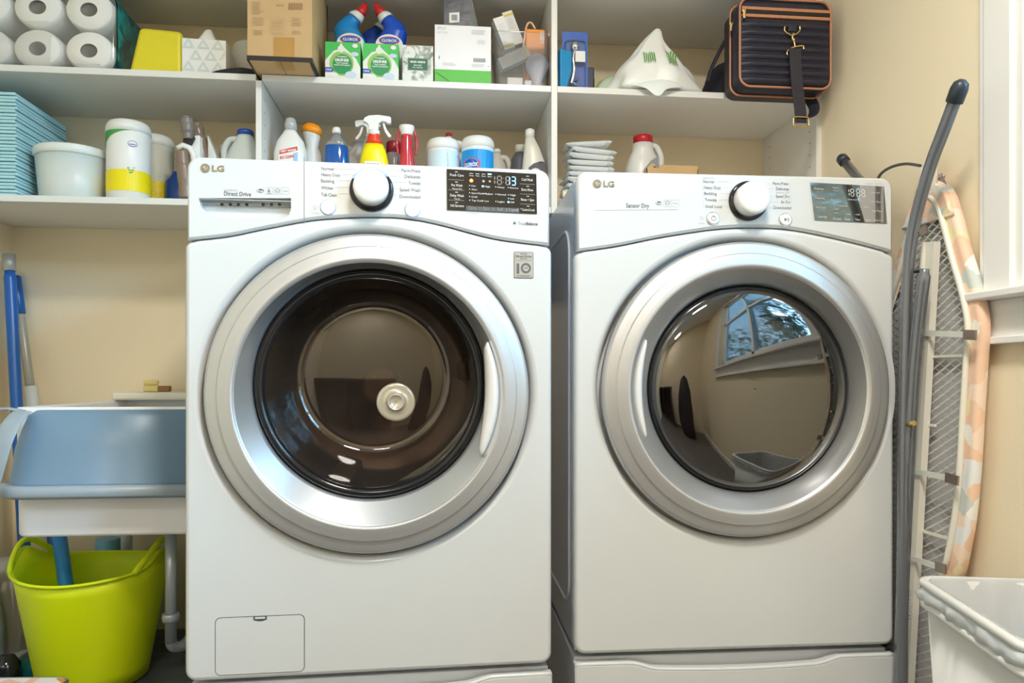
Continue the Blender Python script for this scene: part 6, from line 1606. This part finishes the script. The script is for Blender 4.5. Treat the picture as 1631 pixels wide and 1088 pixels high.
# centre rail, cross wires
def seg_b(p, q, wd, th, nm, m_, off=.010, lab=None):
    a_, c2 = onb(*p, off), onb(*q, off); dx, dy = c2[0] - a_[0], c2[1] - a_[1]; L_ = math.hypot(dx, dy); nx, ny = -dy / L_ * wd / 2, dx / L_ * wd / 2
    b = MB(); P_ = [(a_[0] - nx, a_[1] - ny), (c2[0] - nx, c2[1] - ny), (c2[0] + nx, c2[1] + ny), (a_[0] + nx, a_[1] + ny)]
    b.loft([ring(P_, off), ring(P_, off + th)], 0, smooth=False); return b.build(nm, [m_], ib)
fw = MATS['frame_white']
seg_b((1492, 386), (1451, 1084), .024, .014, 'centre_rail', fw, .010)
seg_b((1484, 386), (1444, 1084), .006, .020, 'rail_flange', fw, .010)
for (p, q) in (((1440, 570), (1542, 566)), ((1440, 645), (1474, 648)), ((1440, 672), (1492, 678)), ((1436, 836), (1520, 860))):
    seg_b(p, q, .005, .005, 'cross_wire', fw, .008)
for (p, q) in (((1442, 530), (1546, 533)), ((1442, 748), (1524, 764)), ((1438, 884), (1504, 906))):
    seg_b(p, q, .011, .0025, 'elastic_strap', lit('elastic', (.72, .73, .68), .7), .026)
for (p, q) in (((1537, 533), (1556, 534)), ((1508, 760), (1528, 766)), ((1492, 902), (1508, 907)), ((1468, 371), (1478, 364))):
    seg_b(p, q, .018, .004, 'strap_clip', lit('clip_metal', (.35, .29, .25), .3, .8), .029)
# legs: round steel tubes with rubber feet, in front of the mesh
legm = lit('leg_steel', (.21, .225, .25), .25, .6, coat=.3)
def onX(px, py, X): return atX(px, py, X) - ib.location
XT = .925
path = crv([onX(*q, XT) for q in ((1521, 160), (1503, 208), (1484, 258), (1466, 318), (1453, 375), (1446, 440), (1443, 520), (1441, 640), (1439, 800), (1437, 960), (1436, 1100))], 6)
b = MB().tube(path, .0112, 0, 18); b.build('leg', [legm], ib)
d_ = (path[0] - path[3]).normalized()
b = MB().tube([path[0] - d_ * .004, path[0] - d_ * .0035, path[0] + d_ * .020, path[0] + d_ * .030, path[0] + d_ * .036], [.0125, .0148, .0150, .0125, .005], 0, 18); b.build('rubber_foot', [lit('foot_rubber', (.03, .04, .055), .35)], ib)
XT2 = .985
pa, pb = onX(1343, 255, XT2), onX(1372, 290, XT2); d_ = (pa - pb).normalized()
b = MB().tube([pa, pb, pb - d_ * .12], .0105, 0, 16); b.build('leg', [legm], ib)
b = MB().tube([pa - d_ * .01, pa - d_ * .0095, pa + d_ * .008, pa + d_ * .014], [.0115, .0135, .0135, .010], 0, 16); b.build('rubber_foot', [lit('foot_rubber', (.03, .04, .055))], ib)
XT3 = .933
b = MB().tube(crv([onX(*q, XT3) for q in ((1473, 428), (1468, 470), (1461, 530), (1455, 600), (1449, 700), (1443, 820), (1437, 960), (1433, 1100))], 5), [.0085] * 2 + [.012] * 34, 0, 16); b.build('leg', [legm], ib)
b = MB().tube([onX(1447, 434, .94), onX(1478, 431, .94)], .003, 0, 8); b.build('pivot_pin', [rubber], ib)
b = MB().tube([onX(1456, 674, .921), onX(1446, 676, .921)], .005, 0, 12); b.build('rivet', [brass], ib)
b = MB().tube(crv([onX(*q, .955) for q in ((1396, 290), (1404, 276), (1420, 266), (1442, 261), (1466, 264))], 6), .0030, 0, 10); b.build('lock_wire', [lit('wire_grey', (.12, .12, .13), .4, .5)], ib)
b = MB().box(-.012, .012, -.02, .02, 0, .03); 
# ------------------------------------------------------------------ purple duster
p_ = atX(1441, 940, .93)
t = empty('purple_duster', 'purple fluffy duster head squeezed between dryer and ironing board', 'duster', p_ + Vector((0, 0, -.04)))
b = MB(); r2_ = random.Random(8)
for i in range(260):
    a, h_ = r2_.uniform(0, 2 * PI), r2_.uniform(-.02, .045); r_0 = .006
    d3 = Vector((math.cos(a), math.sin(a), r2_.uniform(-.4, .4))).normalized(); q = Vector((0, 0, h_)); L_ = r2_.uniform(.010, .018); sd = Vector((-d3.y, d3.x, 0)) * .0012
    b.add([q - sd, q + sd, q + d3 * L_], [(0, 1, 2)], 0)
b.build('fluff', [lit('purple_fibre', (.09, .02, .17), .9)], t)
MB().tube([(0, 0, -p_.z + .045), (0, 0, .05)], .005, 0, 8).build('stick', [rubber], t)

# ------------------------------------------------------------------ waste bin with liner, lower right
BC = Vector((.895, 1.045, 0)); rzb = math.radians(-13); binw = lit('bin_white', (.80, .80, .78), .35)
t = empty('waste_bin', 'white plastic waste bin in front of the ironing board', 'waste bin', BC, rzb)
ZBn = .572
def br_(w_, l_, z, r=.035): return [(x, y, z) for x, y in rrect(w_, l_, r, 8)]
b = MB(); b.loft([br_(.145, .27, 0), br_(.150, .275, .004), br_(.190, .345, ZBn - .045), br_(.186, .341, ZBn - .045), br_(.148, .27, .01)], 0); b.build('bin_body', [binw], t)
b = MB(); b.loft([br_(.190, .345, ZBn - .048), br_(.206, .361, ZBn - .046), br_(.208, .363, ZBn - .040), br_(.204, .359, ZBn - .034), br_(.192, .347, ZBn - .033)], 0, cap0=False, cap1=False); b.build('lower_rim', [binw], t)
b = MB(); b.loft([br_(.186, .341, ZBn - .045), br_(.188, .343, ZBn - .013), br_(.206, .361, ZBn - .011), br_(.211, .366, ZBn - .005), br_(.206, .361, ZBn), br_(.190, .345, ZBn), br_(.184, .339, ZBn - .006), br_(.182, .337, ZBn - .05)], 0, cap0=False, cap1=False); b.build('upper_rim', [binw], t)
t = empty('bin_liner', 'crumpled translucent white bin liner folded over the waste bin rim', 'bin liner', BC, rzb)
lm = bpy.data.materials.new('liner_film'); lm.use_nodes = True; MATS['liner_film'] = lm; bi = lm.node_tree.nodes['Principled BSDF'].inputs
bi['Base Color'].default_value = (.82, .84, .86, 1); bi['Roughness'].default_value = .22; bi['Transmission Weight'].default_value = .25; bi['Subsurface Weight'].default_value = .2
def crump(w_, l_, z, amp, seed, r=.035):
    out = []
    for i, (x, y) in enumerate(dense(rrect(w_, l_, r, 6), .006)):
        q = mn.noise(Vector((x * 40, y * 40, seed))); out.append((x * (1 + amp * q / w_), y * (1 + amp * q / l_), z + amp * .8 * mn.noise(Vector((x * 28 + 5, y * 28, seed * 2)))))
    return out
base = [dense(rrect(1, 1, .1, 6), .02)]
def ring_n(w_, l_, z, amp, seed, N_=180):
    P_ = rrect(w_, l_, .034, 8); P_ = dense(P_, .004); out = []
    L_ = len(P_)
    for i in range(N_):
        x, y = P_[int(i * L_ / N_) % L_]; q = mn.noise(Vector((x * 38, y * 38, seed))); q2 = mn.noise(Vector((x * 22 + 9, y * 22, seed * 1.7)))
        out.append((x * (1 + 2 * amp * q / w_), y * (1 + 2 * amp * q / l_), z + amp * q2))
    return out
b = MB(); b.loft([ring_n(.192, .347, ZBn - .036, .003, 1.3), ring_n(.208, .363, ZBn - .034, .008, 2.1), ring_n(.213, .368, ZBn - .024, .009, 3.4), ring_n(.205, .360, ZBn - .013, .004, 4.2), ring_n(.190, .345, ZBn - .011, .001, 4.4)], 0, cap0=False, cap1=False)
b.build('folded_edge', [lm], t)
b = MB(); b.loft([ring_n(.186, .341, ZBn + .001, .001, 5), ring_n(.179, .334, ZBn - .02, .003, 6), ring_n(.174, .322, ZBn - .10, .010, 7), ring_n(.160, .29, ZBn - .22, .014, 8), ring_n(.11, .22, ZBn - .30, .012, 9), ring_n(.02, .03, ZBn - .31, .002, 10)], 0, cap0=False)
b.build('liner_bag', [lm], t)
# ------------------------------------------------------------------ far side of the laundry room (seen in the dryer glass)
t = empty('storage_counter', 'dark counter unit at the far wall of the room', 'cabinet', (-.55, YB + .3, 0))
dk = lit('dark_wood', (.06, .045, .04), .5)
MB().box(-.62, .62, -.28, .28, .86, .90).build('worktop', [dk], t, bevel=.003)
for x in (-.6, .0, .6): MB().box(x - .015, x + .015, -.26, .26, 0, .86).build('side_panel', [dk], t)
MB().box(-.6, .6, -.27, -.25, 0, .86).build('back_panel', [dk], t)
t = empty('wire_rack', 'white wire shelf rack at the far wall', 'rack', (.35, YB + .05, 0))
b = MB()
wr_ = lit('wire_white', (.7, .7, .7), .4)
for k, z in enumerate((.15, .4, .65, .9)):
    b = MB()
    for i in range(9): b.tube([(-.2 + .05 * i, .15, z), (-.2 + .05 * i, .45, z)], .003, 0, 6)
    b.tube([(-.2, .15, z), (.2, .15, z), (.2, .45, z), (-.2, .45, z)], .004, 0, 6, closed=True); b.build('wire_shelf', [wr_], t)
for x in (-.2, .2):
    for y in (.15, .45): MB().tube([(x, y, 0), (x, y, .95)], .005, 0, 8).build('post', [wr_], t)
t = tag(MB().loft(blob([(.001, 0, .16, .12, 0), (.2, 0, .19, .14, 0), (.5, .01, .18, .13, 0), (.8, .01, .15, .11, 0), (1.0, 0, .09, .07, 0), (1.06, 0, .02, .02, 0)], .15, 2, 4, 32), 0).build('laundry_bag', [lit('black_fabric', (.015, .014, .02))]), 'tall black laundry bag standing at the far side of the room', 'bag')
t.location = (.55, -1.25, 0)
